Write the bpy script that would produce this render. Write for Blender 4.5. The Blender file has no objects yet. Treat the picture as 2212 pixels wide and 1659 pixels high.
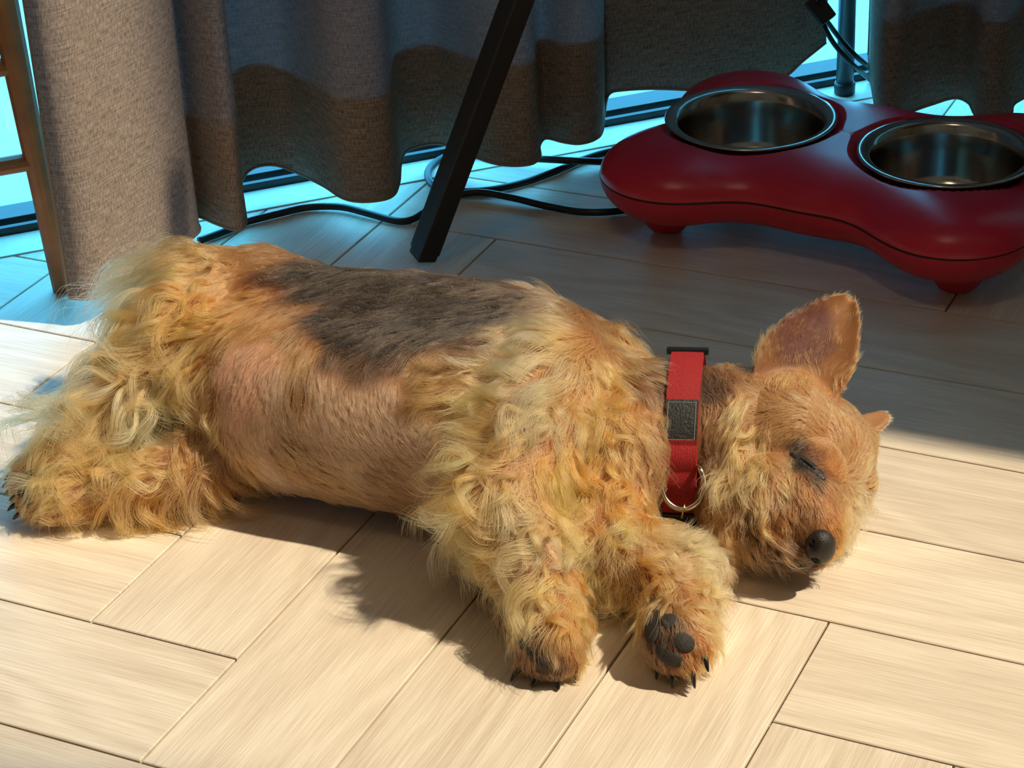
import bpy, bmesh, math, random
import numpy as np
from mathutils import Vector, Matrix
from mathutils.bvhtree import BVHTree
from mathutils.kdtree import KDTree

random.seed(7)
rng = np.random.default_rng(7)
S = bpy.context.scene
COL = S.collection

# ------------------------------------------------------------------ camera
FPX, YAW, PITCH, ROLL = 4845.112, -0.457909, 0.503740, -0.047507
CAM = Vector((0.709835, -0.766471, 0.746919))
IW, IH = 2212, 1659
cy_, sy_ = math.cos(YAW), math.sin(YAW)
FWD = Vector((sy_*math.cos(PITCH), cy_*math.cos(PITCH), -math.sin(PITCH)))
RI0 = Vector((cy_, -sy_, 0)); UP0 = RI0.cross(FWD)
RI = RI0*math.cos(ROLL) + UP0*math.sin(ROLL)
UPV = -RI0*math.sin(ROLL) + UP0*math.cos(ROLL)
cd = bpy.data.cameras.new('camera'); cam = bpy.data.objects.new('camera', cd); COL.objects.link(cam)
cd.sensor_width = 36.0; cd.lens = FPX*36.0/IW; cd.clip_start = 0.05; cd.clip_end = 60
cam.matrix_world = Matrix(((RI.x, UPV.x, -FWD.x, CAM.x), (RI.y, UPV.y, -FWD.y, CAM.y), (RI.z, UPV.z, -FWD.z, CAM.z), (0, 0, 0, 1)))
S.camera = cam

# ------------------------------------------------------------------ world, sun, exposure
w = bpy.data.worlds.new('sky'); S.world = w; w.use_nodes = True
bg = w.node_tree.nodes['Background']
bg.inputs[0].default_value = (0.62, 0.83, 1.0, 1); bg.inputs[1].default_value = 8.0
SUN_EL = math.radians(55); SUN_H = Vector((1, 0.18, 0)).normalized()
sun_dir = SUN_H*math.cos(SUN_EL) + Vector((0, 0, math.sin(SUN_EL)))
sd = bpy.data.lights.new('sun', 'SUN'); so = bpy.data.objects.new('sun', sd); COL.objects.link(so)
sd.energy = 9.5; sd.angle = math.radians(1.6); sd.color = (1.0, 0.85, 0.64)
so.rotation_euler = sun_dir.to_track_quat('Z', 'Y').to_euler(); so.location = (3, 1, 5)
S.cycles.max_bounces = 9; S.cycles.diffuse_bounces = 4; S.cycles.transparent_max_bounces = 6
S.view_settings.view_transform = 'Standard'; S.view_settings.look = 'None'
S.view_settings.exposure = 0.0; S.view_settings.gamma = 1.0; S.view_settings.use_curve_mapping = False

# ------------------------------------------------------------------ helpers
def ray(px, py):
    return FWD + RI*((px - IW/2)/FPX) - UPV*((py - IH/2)/FPX)
def at(px, py, z=0.0):
    d = ray(px, py); return CAM + d*((z - CAM.z)/d.z)
def lin(c):
    return tuple(((v/255)/12.92 if v/255 <= .04045 else ((v/255+.055)/1.055)**2.4) for v in c)
def link(o, parent=None):
    COL.objects.link(o)
    if parent is not None: o.parent = parent
    return o
def mesh_obj(name, bm, mat, parent=None, smooth=False):
    me = bpy.data.meshes.new(name); bm.to_mesh(me); bm.free()
    if smooth:
        me.polygons.foreach_set('use_smooth', [True]*len(me.polygons))
    if mat: me.materials.append(mat)
    return link(bpy.data.objects.new(name, me), parent)
def pyd(name, vs, fs, mat, parent=None, smooth=False):
    me = bpy.data.meshes.new(name); me.from_pydata([tuple(v) for v in vs], [], fs); me.update()
    if smooth: me.polygons.foreach_set('use_smooth', [True]*len(me.polygons))
    if mat: me.materials.append(mat)
    return link(bpy.data.objects.new(name, me), parent)
def empty(name, loc=(0, 0, 0)):
    o = bpy.data.objects.new(name, None); o.location = loc; o.empty_display_size = .02; return link(o)
def tag(o, label=None, cat=None, group=None, kind=None):
    if label: o['label'] = label
    if cat: o['category'] = cat
    if group: o['group'] = group
    if kind: o['kind'] = kind
    return o
def add_box(bm, c, x, y, z, bevel=0.0):
    """oriented box: centre c, half-vectors x y z"""
    c, x, y, z = map(Vector, (c, x, y, z))
    vs = [bm.verts.new(c + x*i + y*j + z*k) for i in (-1, 1) for j in (-1, 1) for k in (-1, 1)]
    fs = [(0, 1, 3, 2), (4, 6, 7, 5), (0, 4, 5, 1), (2, 3, 7, 6), (0, 2, 6, 4), (1, 5, 7, 3)]
    faces = [bm.faces.new([vs[i] for i in f]) for f in fs]
    if bevel:
        es = list({e for f in faces for e in f.edges})
        bmesh.ops.bevel(bm, geom=es, offset=bevel, segments=2, affect='EDGES', profile=.6)
    return bm
def catmull(pts, n=8, closed=False):
    P = [np.array(p, float) for p in pts]; out = []
    N = len(P); rngk = range(N if closed else N-1)
    for i in rngk:
        if closed: a, b, c, d = P[(i-1) % N], P[i], P[(i+1) % N], P[(i+2) % N]
        else: a, b, c, d = P[max(i-1, 0)], P[i], P[i+1], P[min(i+2, N-1)]
        for k in range(n):
            t = k/n
            out.append(.5*((2*b) + (c-a)*t + (2*a-5*b+4*c-d)*t*t + (3*b-a-3*c+d)*t**3))
    if not closed: out.append(P[-1])
    return out
def add_tube(bm, path, r, seg=10, caps=True, closed=False):
    P = [Vector(p) for p in path]; N = len(P)
    rad = r if hasattr(r, '__len__') else [r]*N
    rings = []; prev = None
    for i, p in enumerate(P):
        if closed: t = (P[(i+1) % N] - P[i-1]).normalized()
        else: t = (P[min(i+1, N-1)] - P[max(i-1, 0)]).normalized()
        if prev is None:
            a = t.orthogonal().normalized()
        else:
            a = (prev - t*prev.dot(t)).normalized()
        prev = a; b = t.cross(a)
        rings.append([bm.verts.new(p + (a*math.cos(2*math.pi*k/seg) + b*math.sin(2*math.pi*k/seg))*rad[i]) for k in range(seg)])
    for i in range(N if closed else N-1):
        A, B = rings[i], rings[(i+1) % N]
        for k in range(seg):
            bm.faces.new((A[k], A[(k+1) % seg], B[(k+1) % seg], B[k]))
    if caps and not closed:
        bm.faces.new(rings[0][::-1]); bm.faces.new(rings[-1])
    return bm
def add_lathe(bm, prof, c, seg=64):
    c = Vector(c); rings = []
    for r, z in prof:
        if r < 1e-6: rings.append([bm.verts.new(c + Vector((0, 0, z)))])
        else: rings.append([bm.verts.new(c + Vector((r*math.cos(2*math.pi*k/seg), r*math.sin(2*math.pi*k/seg), z))) for k in range(seg)])
    for A, B in zip(rings[:-1], rings[1:]):
        for k in range(seg):
            k2 = (k+1) % seg
            f = [A[k % len(A)], A[k2 % len(A)], B[k2 % len(B)], B[k % len(B)]]
            u = []
            for v in f:
                if v not in u: u.append(v)
            if len(u) > 2: bm.faces.new(u)
    return bm

# ------------------------------------------------------------------ materials
def nm(name):
    m = bpy.data.materials.new(name); m.use_nodes = True
    nt = m.node_tree; return m, nt, nt.nodes['Principled BSDF'], nt.nodes, nt.links
def plain(name, srgb, rough=.5, metal=0.0, spec=.5, noise=0.0, nscale=60, bump=0.0, bscale=300, coat=0):
    m, nt, b, N, L = nm(name)
    c = lin(srgb)
    b.inputs['Base Color'].default_value = (*c, 1); b.inputs['Roughness'].default_value = rough
    b.inputs['Metallic'].default_value = metal; b.inputs['Specular IOR Level'].default_value = spec
    if coat: b.inputs['Coat Weight'].default_value = coat
    tc = N.new('ShaderNodeTexCoord')
    if noise:
        n = N.new('ShaderNodeTexNoise'); n.inputs['Scale'].default_value = nscale; n.inputs['Detail'].default_value = 4
        L.new(tc.outputs['Object'], n.inputs['Vector'])
        r = N.new('ShaderNodeValToRGB')
        r.color_ramp.elements[0].position = .3; r.color_ramp.elements[1].position = .7
        r.color_ramp.elements[0].color = (*[v*(1-noise) for v in c], 1); r.color_ramp.elements[1].color = (*[min(1, v*(1+noise)) for v in c], 1)
        L.new(n.outputs['Fac'], r.inputs['Fac']); L.new(r.outputs['Color'], b.inputs['Base Color'])
    if bump:
        n2 = N.new('ShaderNodeTexNoise'); n2.inputs['Scale'].default_value = bscale; n2.inputs['Detail'].default_value = 3
        L.new(tc.outputs['Object'], n2.inputs['Vector'])
        bp = N.new('ShaderNodeBump'); bp.inputs['Strength'].default_value = bump; bp.inputs['Distance'].default_value = .001
        L.new(n2.outputs['Fac'], bp.inputs['Height']); L.new(bp.outputs['Normal'], b.inputs['Normal'])
    return m

def wood_floor():
    m, nt, b, N, L = nm('oak_plank')
    tc = N.new('ShaderNodeTexCoord'); oi = N.new('ShaderNodeObjectInfo')
    off = N.new('ShaderNodeVectorMath'); off.operation = 'SCALE'; off.inputs[0].default_value = (13.1, 7.7, 3.3)
    L.new(oi.outputs['Random'], off.inputs['Scale'])
    add = N.new('ShaderNodeVectorMath'); add.operation = 'ADD'
    L.new(tc.outputs['Object'], add.inputs[0]); L.new(off.outputs[0], add.inputs[1])
    def tex(scale3, sc, det, dist=0.0):
        mp = N.new('ShaderNodeMapping'); mp.inputs['Scale'].default_value = scale3
        L.new(add.outputs[0], mp.inputs['Vector'])
        n = N.new('ShaderNodeTexNoise'); n.inputs['Scale'].default_value = sc; n.inputs['Detail'].default_value = det
        n.inputs['Distortion'].default_value = dist
        L.new(mp.outputs[0], n.inputs['Vector']); return n
    # cathedral figure: warped bands across the width
    warp = tex((2.2, 9, 1), 1.6, 2, .4)
    sep = N.new('ShaderNodeSeparateXYZ'); L.new(add.outputs[0], sep.inputs[0])
    ma = N.new('ShaderNodeMath'); ma.operation = 'MULTIPLY_ADD'; ma.inputs[1].default_value = 130; 
    mw = N.new('ShaderNodeMath'); mw.operation = 'MULTIPLY'; mw.inputs[1].default_value = 34
    L.new(warp.outputs['Fac'], mw.inputs[0]); L.new(sep.outputs['Y'], ma.inputs[0]); L.new(mw.outputs[0], ma.inputs[2])
    sn = N.new('ShaderNodeMath'); sn.operation = 'SINE'; L.new(ma.outputs[0], sn.inputs[0])
    streak = tex((2.0, 95, 1), 9, 3, .1)
    fine = tex((5, 210, 1), 9, 2.5, .05)
    cr = N.new('ShaderNodeValToRGB'); e = cr.color_ramp.elements
    e[0].position = .12; e[0].color = (*lin((196, 176, 154)), 1); e[1].position = .88; e[1].color = (*lin((232, 218, 198)), 1)
    m1 = N.new('ShaderNodeMath'); m1.operation = 'MULTIPLY_ADD'; m1.inputs[1].default_value = .10
    L.new(sn.outputs[0], m1.inputs[0]); L.new(streak.outputs['Fac'], m1.inputs[2])
    m2 = N.new('ShaderNodeMath'); m2.operation = 'MULTIPLY_ADD'; m2.inputs[1].default_value = .55; m2.inputs[2].default_value = -.275
    L.new(fine.outputs['Fac'], m2.inputs[0])
    m3 = N.new('ShaderNodeMath'); m3.operation = 'ADD'; L.new(m1.outputs[0], m3.inputs[0]); L.new(m2.outputs[0], m3.inputs[1])
    L.new(m3.outputs[0], cr.inputs['Fac'])
    hs = N.new('ShaderNodeHueSaturation')
    mr = N.new('ShaderNodeMapRange'); mr.inputs['To Min'].default_value = .94; mr.inputs['To Max'].default_value = 1.05
    L.new(oi.outputs['Random'], mr.inputs['Value']); L.new(mr.outputs[0], hs.inputs['Value'])
    L.new(cr.outputs['Color'], hs.inputs['Color']); L.new(hs.outputs['Color'], b.inputs['Base Color'])
    b.inputs['Roughness'].default_value = .52; b.inputs['Specular IOR Level'].default_value = .35
    bp = N.new('ShaderNodeBump'); bp.inputs['Strength'].default_value = .35; bp.inputs['Distance'].default_value = .0006
    L.new(fine.outputs['Fac'], bp.inputs['Height']); L.new(bp.outputs['Normal'], b.inputs['Normal'])
    return m

def fabric():
    m, nt, b, N, L = nm('curtain_weave')
    uv = N.new('ShaderNodeUVMap'); uv.uv_map = 'weave'
    def tex(scale3, sc, det):
        mp = N.new('ShaderNodeMapping'); mp.inputs['Scale'].default_value = scale3
        L.new(uv.outputs[0], mp.inputs['Vector'])
        n = N.new('ShaderNodeTexNoise'); n.inputs['Scale'].default_value = sc; n.inputs['Detail'].default_value = det
        L.new(mp.outputs[0], n.inputs['Vector']); return n
    slub = tex((9, 120, 1), 7, 4)      # horizontal slubs
    warp = tex((230, 50, 1), 4, 2)      # vertical ribs
    mx = N.new('ShaderNodeMath'); mx.operation = 'MULTIPLY_ADD'; mx.inputs[1].default_value = .55
    L.new(warp.outputs['Fac'], mx.inputs[0]); 
    s2 = N.new('ShaderNodeMath'); s2.operation = 'MULTIPLY'; s2.inputs[1].default_value = .45
    L.new(slub.outputs['Fac'], s2.inputs[0]); L.new(s2.outputs[0], mx.inputs[2])
    cr = N.new('ShaderNodeValToRGB'); e = cr.color_ramp.elements
    e[0].position = .36; e[0].color = (*lin((110, 96, 87)), 1); e[1].position = .66; e[1].color = (*lin((176, 158, 143)), 1)
    L.new(mx.outputs[0], cr.inputs['Fac'])
    out = N['Material Output']
    df = N.new('ShaderNodeBsdfDiffuse'); tr = N.new('ShaderNodeBsdfTranslucent')
    mixs = N.new('ShaderNodeMixShader'); mixs.inputs[0].default_value = .030
    bp = N.new('ShaderNodeBump'); bp.inputs['Strength'].default_value = .6; bp.inputs['Distance'].default_value = .0006
    L.new(mx.outputs[0], bp.inputs['Height']); L.new(bp.outputs['Normal'], df.inputs['Normal'])
    L.new(cr.outputs['Color'], df.inputs['Color']); tr.inputs['Color'].default_value = (.27, .27, .28, 1)
    L.new(df.outputs[0], mixs.inputs[1]); L.new(tr.outputs[0], mixs.inputs[2]); L.new(mixs.outputs[0], out.inputs['Surface'])
    N.remove(b)
    return m

def glass(name, tint):
    m, nt, b, N, L = nm(name); out = N['Material Output']
    t = N.new('ShaderNodeBsdfTransparent'); t.inputs[0].default_value = (*tint, 1)
    g = N.new('ShaderNodeBsdfGlossy'); g.inputs['Roughness'].default_value = .02
    mx = N.new('ShaderNodeMixShader'); mx.inputs[0].default_value = .06
    L.new(t.outputs[0], mx.inputs[1]); L.new(g.outputs[0], mx.inputs[2])
    L.new(mx.outputs[0], out.inputs['Surface']); N.remove(b); return m

M_plank = wood_floor()
M_joint = plain('joint_dark', (62, 46, 30), .8)
M_trim = plain('trim_wood', (214, 206, 190), .5, noise=.08, nscale=25)
M_wall = plain('wall_paint', (186, 168, 146), .8, noise=.03, nscale=4)
M_ceil = plain('ceiling_paint', (206, 190, 172), .85, noise=.02, nscale=4)
M_frame = plain('dark_aluminium', (34, 42, 46), .45, spec=.5, noise=.1, nscale=30)
M_terrace = plain('terrace_tile', (220, 232, 236), .7, noise=.06, nscale=8)
M_fab = fabric()
M_glass = glass('solar_glass', (.745, .755, .75)); M_tint = glass('blue_tinted_glass', (.38, .82, 1.0))  # blue tint added to turn the daylight behind the curtain cyan
M_black = plain('black_powder_coat', (15, 15, 19), .5, noise=.15, nscale=200, bump=.15, bscale=900)
M_rubber = plain('black_rubber', (16, 20, 20), .42, noise=.1, nscale=90)
M_oldwood = plain('brown_wood', (156, 92, 42), .5, noise=.22, nscale=40)
M_red = plain('red_plastic', (204, 40, 66), .30, spec=.5, noise=.05, nscale=20)
M_redlow = plain('red_plastic_lower', (198, 40, 64), .34, spec=.5, noise=.05, nscale=20)
M_deskt = plain('desk_board', (120, 96, 74), .5, noise=.1, nscale=9)

def steel():
    m, nt, b, N, L = nm('brushed_steel')
    b.inputs['Base Color'].default_value = (.50, .47, .43, 1); b.inputs['Metallic'].default_value = 1; b.inputs['Roughness'].default_value = .2
    tc = N.new('ShaderNodeTexCoord'); mp = N.new('ShaderNodeMapping'); mp.inputs['Scale'].default_value = (12, 12, 900)
    n = N.new('ShaderNodeTexNoise'); n.inputs['Scale'].default_value = 3; n.inputs['Detail'].default_value = 3
    L.new(tc.outputs['Object'], mp.inputs[0]); L.new(mp.outputs[0], n.inputs['Vector'])
    mr = N.new('ShaderNodeMapRange'); mr.inputs['To Min'].default_value = .10; mr.inputs['To Max'].default_value = .26
    L.new(n.outputs['Fac'], mr.inputs['Value']); L.new(mr.outputs[0], b.inputs['Roughness']); return m
M_steel = steel()

# ------------------------------------------------------------------ room shell (window wall runs along (1,1))
R2 = math.sqrt(.5)
def sn(s, n, z=0.0):            # along the window wall, out through it
    return Vector(((s - n)*R2, (s + n)*R2, z))
Sv, Nv, Zv = Vector((R2, R2, 0)), Vector((-R2, R2, 0)), Vector((0, 0, 1))
TRIM0, TRIM1 = .0845*10*R2, .0900*10*R2         # n of the floor border and of the track
S0, S1, N0, N1, ZC = -2.0, 1.62, -2.6, .66, 3.3

def slab(name, s0, s1, n0, n1, z0, z1, mat, parent=None, bevel=0):
    bm = bmesh.new()
    add_box(bm, sn((s0+s1)/2, (n0+n1)/2, (z0+z1)/2), Sv*((s1-s0)/2), Nv*((n1-n0)/2), Zv*((z1-z0)/2), bevel)
    return mesh_obj(name, bm, mat, parent)

floor = slab('floor', S0, S1, N0, TRIM1, -.05, -.004, M_joint); tag(floor, kind='structure')
# herringbone planks, cut where the border strip begins
PW, PL = .1, .45814
GAP = .0007
def plank_bm(ox=0, oy=0):
    bm = bmesh.new(); hx, hy, z0, z1, c = PL/2 - GAP, PW/2 - GAP, -.004, 0.0, .0006
    lo = [bm.verts.new((x*hx, y*hy, z0)) for x, y in ((-1, -1), (1, -1), (1, 1), (-1, 1))]
    mi = [bm.verts.new((x*hx, y*hy, z1-c)) for x, y in ((-1, -1), (1, -1), (1, 1), (-1, 1))]
    hi = [bm.verts.new((x*(hx-c), y*(hy-c), z1)) for x, y in ((-1, -1), (1, -1), (1, 1), (-1, 1))]
    for A, B in ((lo, mi), (mi, hi)):
        for k in range(4): bm.faces.new((A[k], A[(k+1) % 4], B[(k+1) % 4], B[k]))
    bm.faces.new(hi); bm.faces.new(lo[::-1]); return bm
bm = plank_bm(); plank_me = bpy.data.meshes.new('plank'); bm.to_mesh(plank_me); bm.free(); plank_me.materials.append(M_plank)
LIM = TRIM0/R2                       # y - x
Lw = PL/PW
for j in range(-3, 5):
    for m_ in range(-22, 24):
        for kind in (0, 1):
            if kind == 0:
                cx, cy, rz = m_ + .5 + j*Lw, 1 - m_ + Lw/2 + j*Lw, math.pi/2
            else:
                cx, cy, rz = 4 - m_ + Lw/2 + j*Lw, Lw - 3 + m_ + .5 + j*Lw, 0.0
            cx *= PW; cy *= PW
            s_, n_ = (cx+cy)*R2, (cy-cx)*R2
            if not (-.78 < s_ < 1.5 and -.95 < n_ < TRIM0 + .2): continue
            hx, hy = (PL/2, PW/2) if kind else (PW/2, PL/2)
            dmin, dmax = (cy-hy) - (cx+hx), (cy+hy) - (cx-hx)
            if dmin >= LIM - .004: continue
            if dmax <= LIM:
                o = bpy.data.objects.new('plank', plank_me)
            else:
                b2 = plank_bm()
                rot = Matrix.Rotation(-rz, 4, 'Z')
                no = rot @ Vector((-R2, R2, 0)); co = rot @ (sn(0, TRIM0 - .0006) - Vector((cx, cy, 0)))
                bmesh.ops.bisect_plane(b2, geom=b2.verts[:] + b2.edges[:] + b2.faces[:], plane_co=co, plane_no=no, clear_outer=True)
                if not b2.faces: b2.free(); continue
                bmesh.ops.holes_fill(b2, edges=[e for e in b2.edges if e.is_boundary])
                me = bpy.data.meshes.new('plank'); b2.to_mesh(me); b2.free(); me.materials.append(M_plank)
                o = bpy.data.objects.new('plank', me)
            o.location = (cx, cy, 0); o.rotation_euler = (0, 0, rz); link(o, floor)

tag(slab('trim_1', S0, S1, TRIM0, TRIM1 - .0005, -.004, .0012, M_trim, bevel=.0006), kind='structure')
tag(slab('ceiling', S0-.1, S1+.1, N0-.1, N1+.1, ZC, ZC+.1, M_ceil), kind='structure')
tag(slab('wall_left', S0-.1, S0, N0, N1, -.05, ZC, M_wall), kind='structure')
tag(slab('wall_back', S0-.1, S1+.1, N0-.1, N0, -.05, ZC, M_wall), kind='structure')
# window wall: header above a full-width sliding window
WS0 = .045                      # left jamb, drawn in with an added unseen panel to cut daylight spill
ww = slab('wall_window', S0, S1, TRIM1 + .02, TRIM1 + .10, 2.3, ZC, M_wall); tag(ww, kind='structure')
slab('wall_panel', S0, WS0, TRIM1 + .0, TRIM1 + .10, -.05, 2.3, M_wall, ww)
# right wall with its tall window (the sun comes in here)
WN0, WN1, WZ0, WZ1 = -1.24, -.45, 1.5, 3.05
wr = slab('wall_right', S1, S1+.08, N0, WN0, -.05, ZC, M_wall); tag(wr, kind='structure')
slab('wall_panel', S1, S1+.08, WN1, N1, -.05, ZC, M_wall, wr)
slab('wall_panel', S1, S1+.08, WN0, WN1, -.05, WZ0, M_wall, wr)
slab('wall_panel', S1, S1+.08, WN0, WN1, WZ1, ZC, M_wall, wr)
win2 = empty('window_2', sn(S1+.04, (WN0+WN1)/2, WZ0)); tag(win2, kind='structure')
for nm_, a in (('frame_rail', (WN0, WN1, WZ0, WZ0+.02)), ('frame_rail', (WN0, WN1, WZ1-.02, WZ1)), ('frame_stile', (WN0, WN0+.02, WZ0+.02, WZ1-.02)), ('frame_stile', (WN1-.02, WN1, WZ0+.02, WZ1-.02))):
    o = slab(nm_, S1+.02, S1+.06, a[0], a[1], a[2], a[3], M_frame); o.parent = win2; o.matrix_parent_inverse = Matrix.Translation(win2.location).inverted()
o = slab('pane', S1+.038, S1+.042, WN0+.02, WN1-.02, WZ0+.02, WZ1-.02, M_glass); o.parent = win2; o.matrix_parent_inverse = Matrix.Translation(win2.location).inverted()
# sliding window behind the curtain
win = empty('window_1', sn(-.2, TRIM1 + .03, 0)); tag(win, kind='structure')
def wpart(name, s0, s1, n0, n1, z0, z1, mat, bev=.0008):
    o = slab(name, s0, s1, n0, n1, z0, z1, mat, bevel=bev); o.parent = win; o.matrix_parent_inverse = Matrix.Translation(win.location).inverted()
    return o
wpart('track', WS0, S1, TRIM1, TRIM1 + .006, -.02, .0075, M_frame)
wpart('track', WS0, S1, TRIM1 + .0065, TRIM1 + .012, -.02, .003, M_trim)
wpart('bottom_rail', WS0, S1, TRIM1 + .013, TRIM1 + .04, -.02, .010, M_frame)
wpart('top_rail', WS0, S1, TRIM1 + .012, TRIM1 + .05, 2.25, 2.3, M_frame)
for sx in (WS0 + .001, 1.25):
    wpart('stile', sx, sx+.02, TRIM1 + .012, TRIM1 + .05, .010, 2.25, M_frame)
wpart('pane', WS0, S1, TRIM1 + .026, TRIM1 + .0265, .010, 2.25, M_tint, 0)
tag(slab('terrace', S0-2, S1+2, TRIM1 + .04, TRIM1 + 5.0, -.12, -.035, M_terrace), kind='structure')

# added fill lamp, out of frame: a warm disc that lifts the shade
lamp = empty('added_fill_lamp', sn(-.5, -1.1, ZC)); tag(lamp, 'added round fill lamp warming the shade, out of view', 'lamp')
M_lampbody = plain('lamp_white', (230, 226, 218), .4)
m, nt, b, N, L = nm('fill_diffuser'); b.inputs['Base Color'].default_value = (.9, .85, .75, 1)
b.inputs['Emission Color'].default_value = (1, .74, .50, 1); b.inputs['Emission Strength'].default_value = 9; M_diff = m
bm = bmesh.new(); add_lathe(bm, [(0, 0), (.27, 0), (.27, -.03), (.25, -.03), (.25, -.02), (0, -.02)], (0, 0, 0), 40); mesh_obj('lamp_body', bm, M_lampbody, lamp, True)
bm = bmesh.new(); add_lathe(bm, [(.245, -.021), (.245, -.03), (.20, -.05), (.1, -.058), (0, -.06)], (0, 0, 0), 40); mesh_obj('diffuser', bm, M_diff, lamp, True)
# ------------------------------------------------------------------ curtain
HEM, CH = .022, 2.28
hem_px = [(150, 645), (183, 648), (222, 638), (268, 610), (326, 575), (385, 538), (424, 508), (432, 494), (424, 476), (432, 470), (470, 486), (512, 498), (531, 484), (527, 440), (522, 395), (545, 366), (590, 358), (640, 374),
          (700, 404), (742, 430), (790, 437), (845, 427), (862, 397), (866, 355), (876, 330), (905, 317), (950, 312), (1000, 329), (1055, 351), (1105, 359), (1150, 355),
          (1167, 338), (1166, 315), (1180, 300), (1215, 308), (1250, 312), (1285, 303), (1301, 285), (1306, 245), (1316, 205), (1350, 196), (1420, 193), (1500, 196), (1600, 196), (1685, 174), (1735, 133), (1785, 93)]
def hem_point(px, py):
    p = at(px, py, HEM)
    lim = .868
    if p.y - p.x > lim:
        d = ray(px, py); t = (lim - (CAM.y - CAM.x))/(d.y - d.x); p = CAM + d*t
    return (p.x, p.y, p.z)
def build_curtain(name, pts3, label, hem0=0):
    path = catmull(pts3, 7)
    root = empty(name, (path[0][0], path[0][1], 0)); tag(root, label, 'curtain', 'curtains drawn in front of the window')
    arc = [0.0]
    for a, b_ in zip(path[:-1], path[1:]): arc.append(arc[-1] + float(np.hypot(*(b_-a)[:2])))
    P = np.array(path); T = np.gradient(P[:, :2], axis=0); T /= np.linalg.norm(T, axis=1)[:, None] + 1e-9
    Nn = np.stack([T[:, 1], -T[:, 0]], 1)            # towards the room for a left-to-right run
    def sheet(nm_, zs, off, rel, i0=0):
        vs, fs, uvs = [], [], []
        n = len(P) - i0; P_, Nn_, arc_ = P[i0:], Nn[i0:], arc[i0:]
        for k, z in enumerate(zs):
            f_ = min(1, z/2.0)
            for i in range(n):
                q = P_[i, :2] + Nn_[i]*off
                zz = P_[i, 2] + z if rel else max(z, P_[i, 2])
                w_ = .0016*math.sin(31*arc_[i] + 6*z) * min(1, z/.1)
                vs.append((q[0] + Nn_[i, 0]*w_, q[1] + Nn_[i, 1]*w_, zz)); uvs.append((arc_[i], zz))
        for k in range(len(zs)-1):
            for i in range(n-1): fs.append((k*n+i, k*n+i+1, (k+1)*n+i+1, (k+1)*n+i))
        vs = [(x-root.location.x, y-root.location.y, z) for x, y, z in vs]
        o = pyd(nm_, vs, fs, M_fab, root, True)
        uvl = o.data.uv_layers.new(name='weave')
        for lp in o.data.loops: uvl.data[lp.index].uv = uvs[lp.vertex_index]
        return o
    sheet('cloth', [0, .01, .03, .06, .09, .12, .16, .2, .3, .4, .6, .9, 1.3, 1.8, CH-HEM], 0.0, True)
    sheet('hem', [0, .004, .02, .05, .08, .088], -.0016, True, hem0)
    # rolled lower edge
    bm = bmesh.new(); add_tube(bm, [(p[0]-root.location.x, p[1]-root.location.y, p[2]+.0004) for p in path], .0011, 6); mesh_obj('hem_edge', bm, M_fab, root, True)
    # stitched side edge
    bm = bmesh.new(); p = path[0]; add_tube(bm, [(p[0]-root.location.x, p[1]-root.location.y, z) for z in (p[2], .3, .8, CH)], .0012, 6); mesh_obj('side_seam', bm, M_fab, root, True)
    return root
left_curtain = build_curtain('curtain', [hem_point(*q) for q in hem_px], 'long grey-brown curtain hanging in folds from the far left to behind the red bowl stand', 60)
rpx = [(1876, 120), (1880, 165), (1888, 215), (1899, 258), (1935, 264), (1968, 243), (2015, 226), (2062, 213), (2092, 224), (2110, 254), (2150, 264), (2184, 246), (2196, 222)]
rw = [(3.42, 10.6), (3.6, 10.9), (3.8, 10.7), (3.95, 10.5), (4.15, 10.6), (4.3, 11.2), (4.45, 11.9), (4.7, 12.0), (4.95, 11.7), (5.1, 12.0), (5.3, 12.9), (5.6, 13.0), (5.85, 12.7), (6.0, 13.2), (6.3, 14.2), (6.7, 14.3), (6.95, 14.5)]
build_curtain('curtain', [hem_point(*q) for q in rpx] + [(x/10, y/10, HEM) for x, y in rw], 'grey-blue curtain panel hanging at the far right behind the second steel bowl')

# curtain rail
rail = empty('curtain_rail', sn(.2, TRIM0, CH + .06)); tag(rail, 'white curtain rail along the top of the window', 'curtain rail')
bm = bmesh.new(); add_box(bm, (0, 0, 0), Sv*1.35, Nv*.02, Zv*.012, .002); mesh_obj('rail_bar', bm, M_lampbody, rail)
bm = bmesh.new(); add_box(bm, Nv*.045 + Zv*.0, Sv*.02, Nv*.028, Zv*.008); mesh_obj('bracket', bm, M_lampbody, rail)

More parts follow.
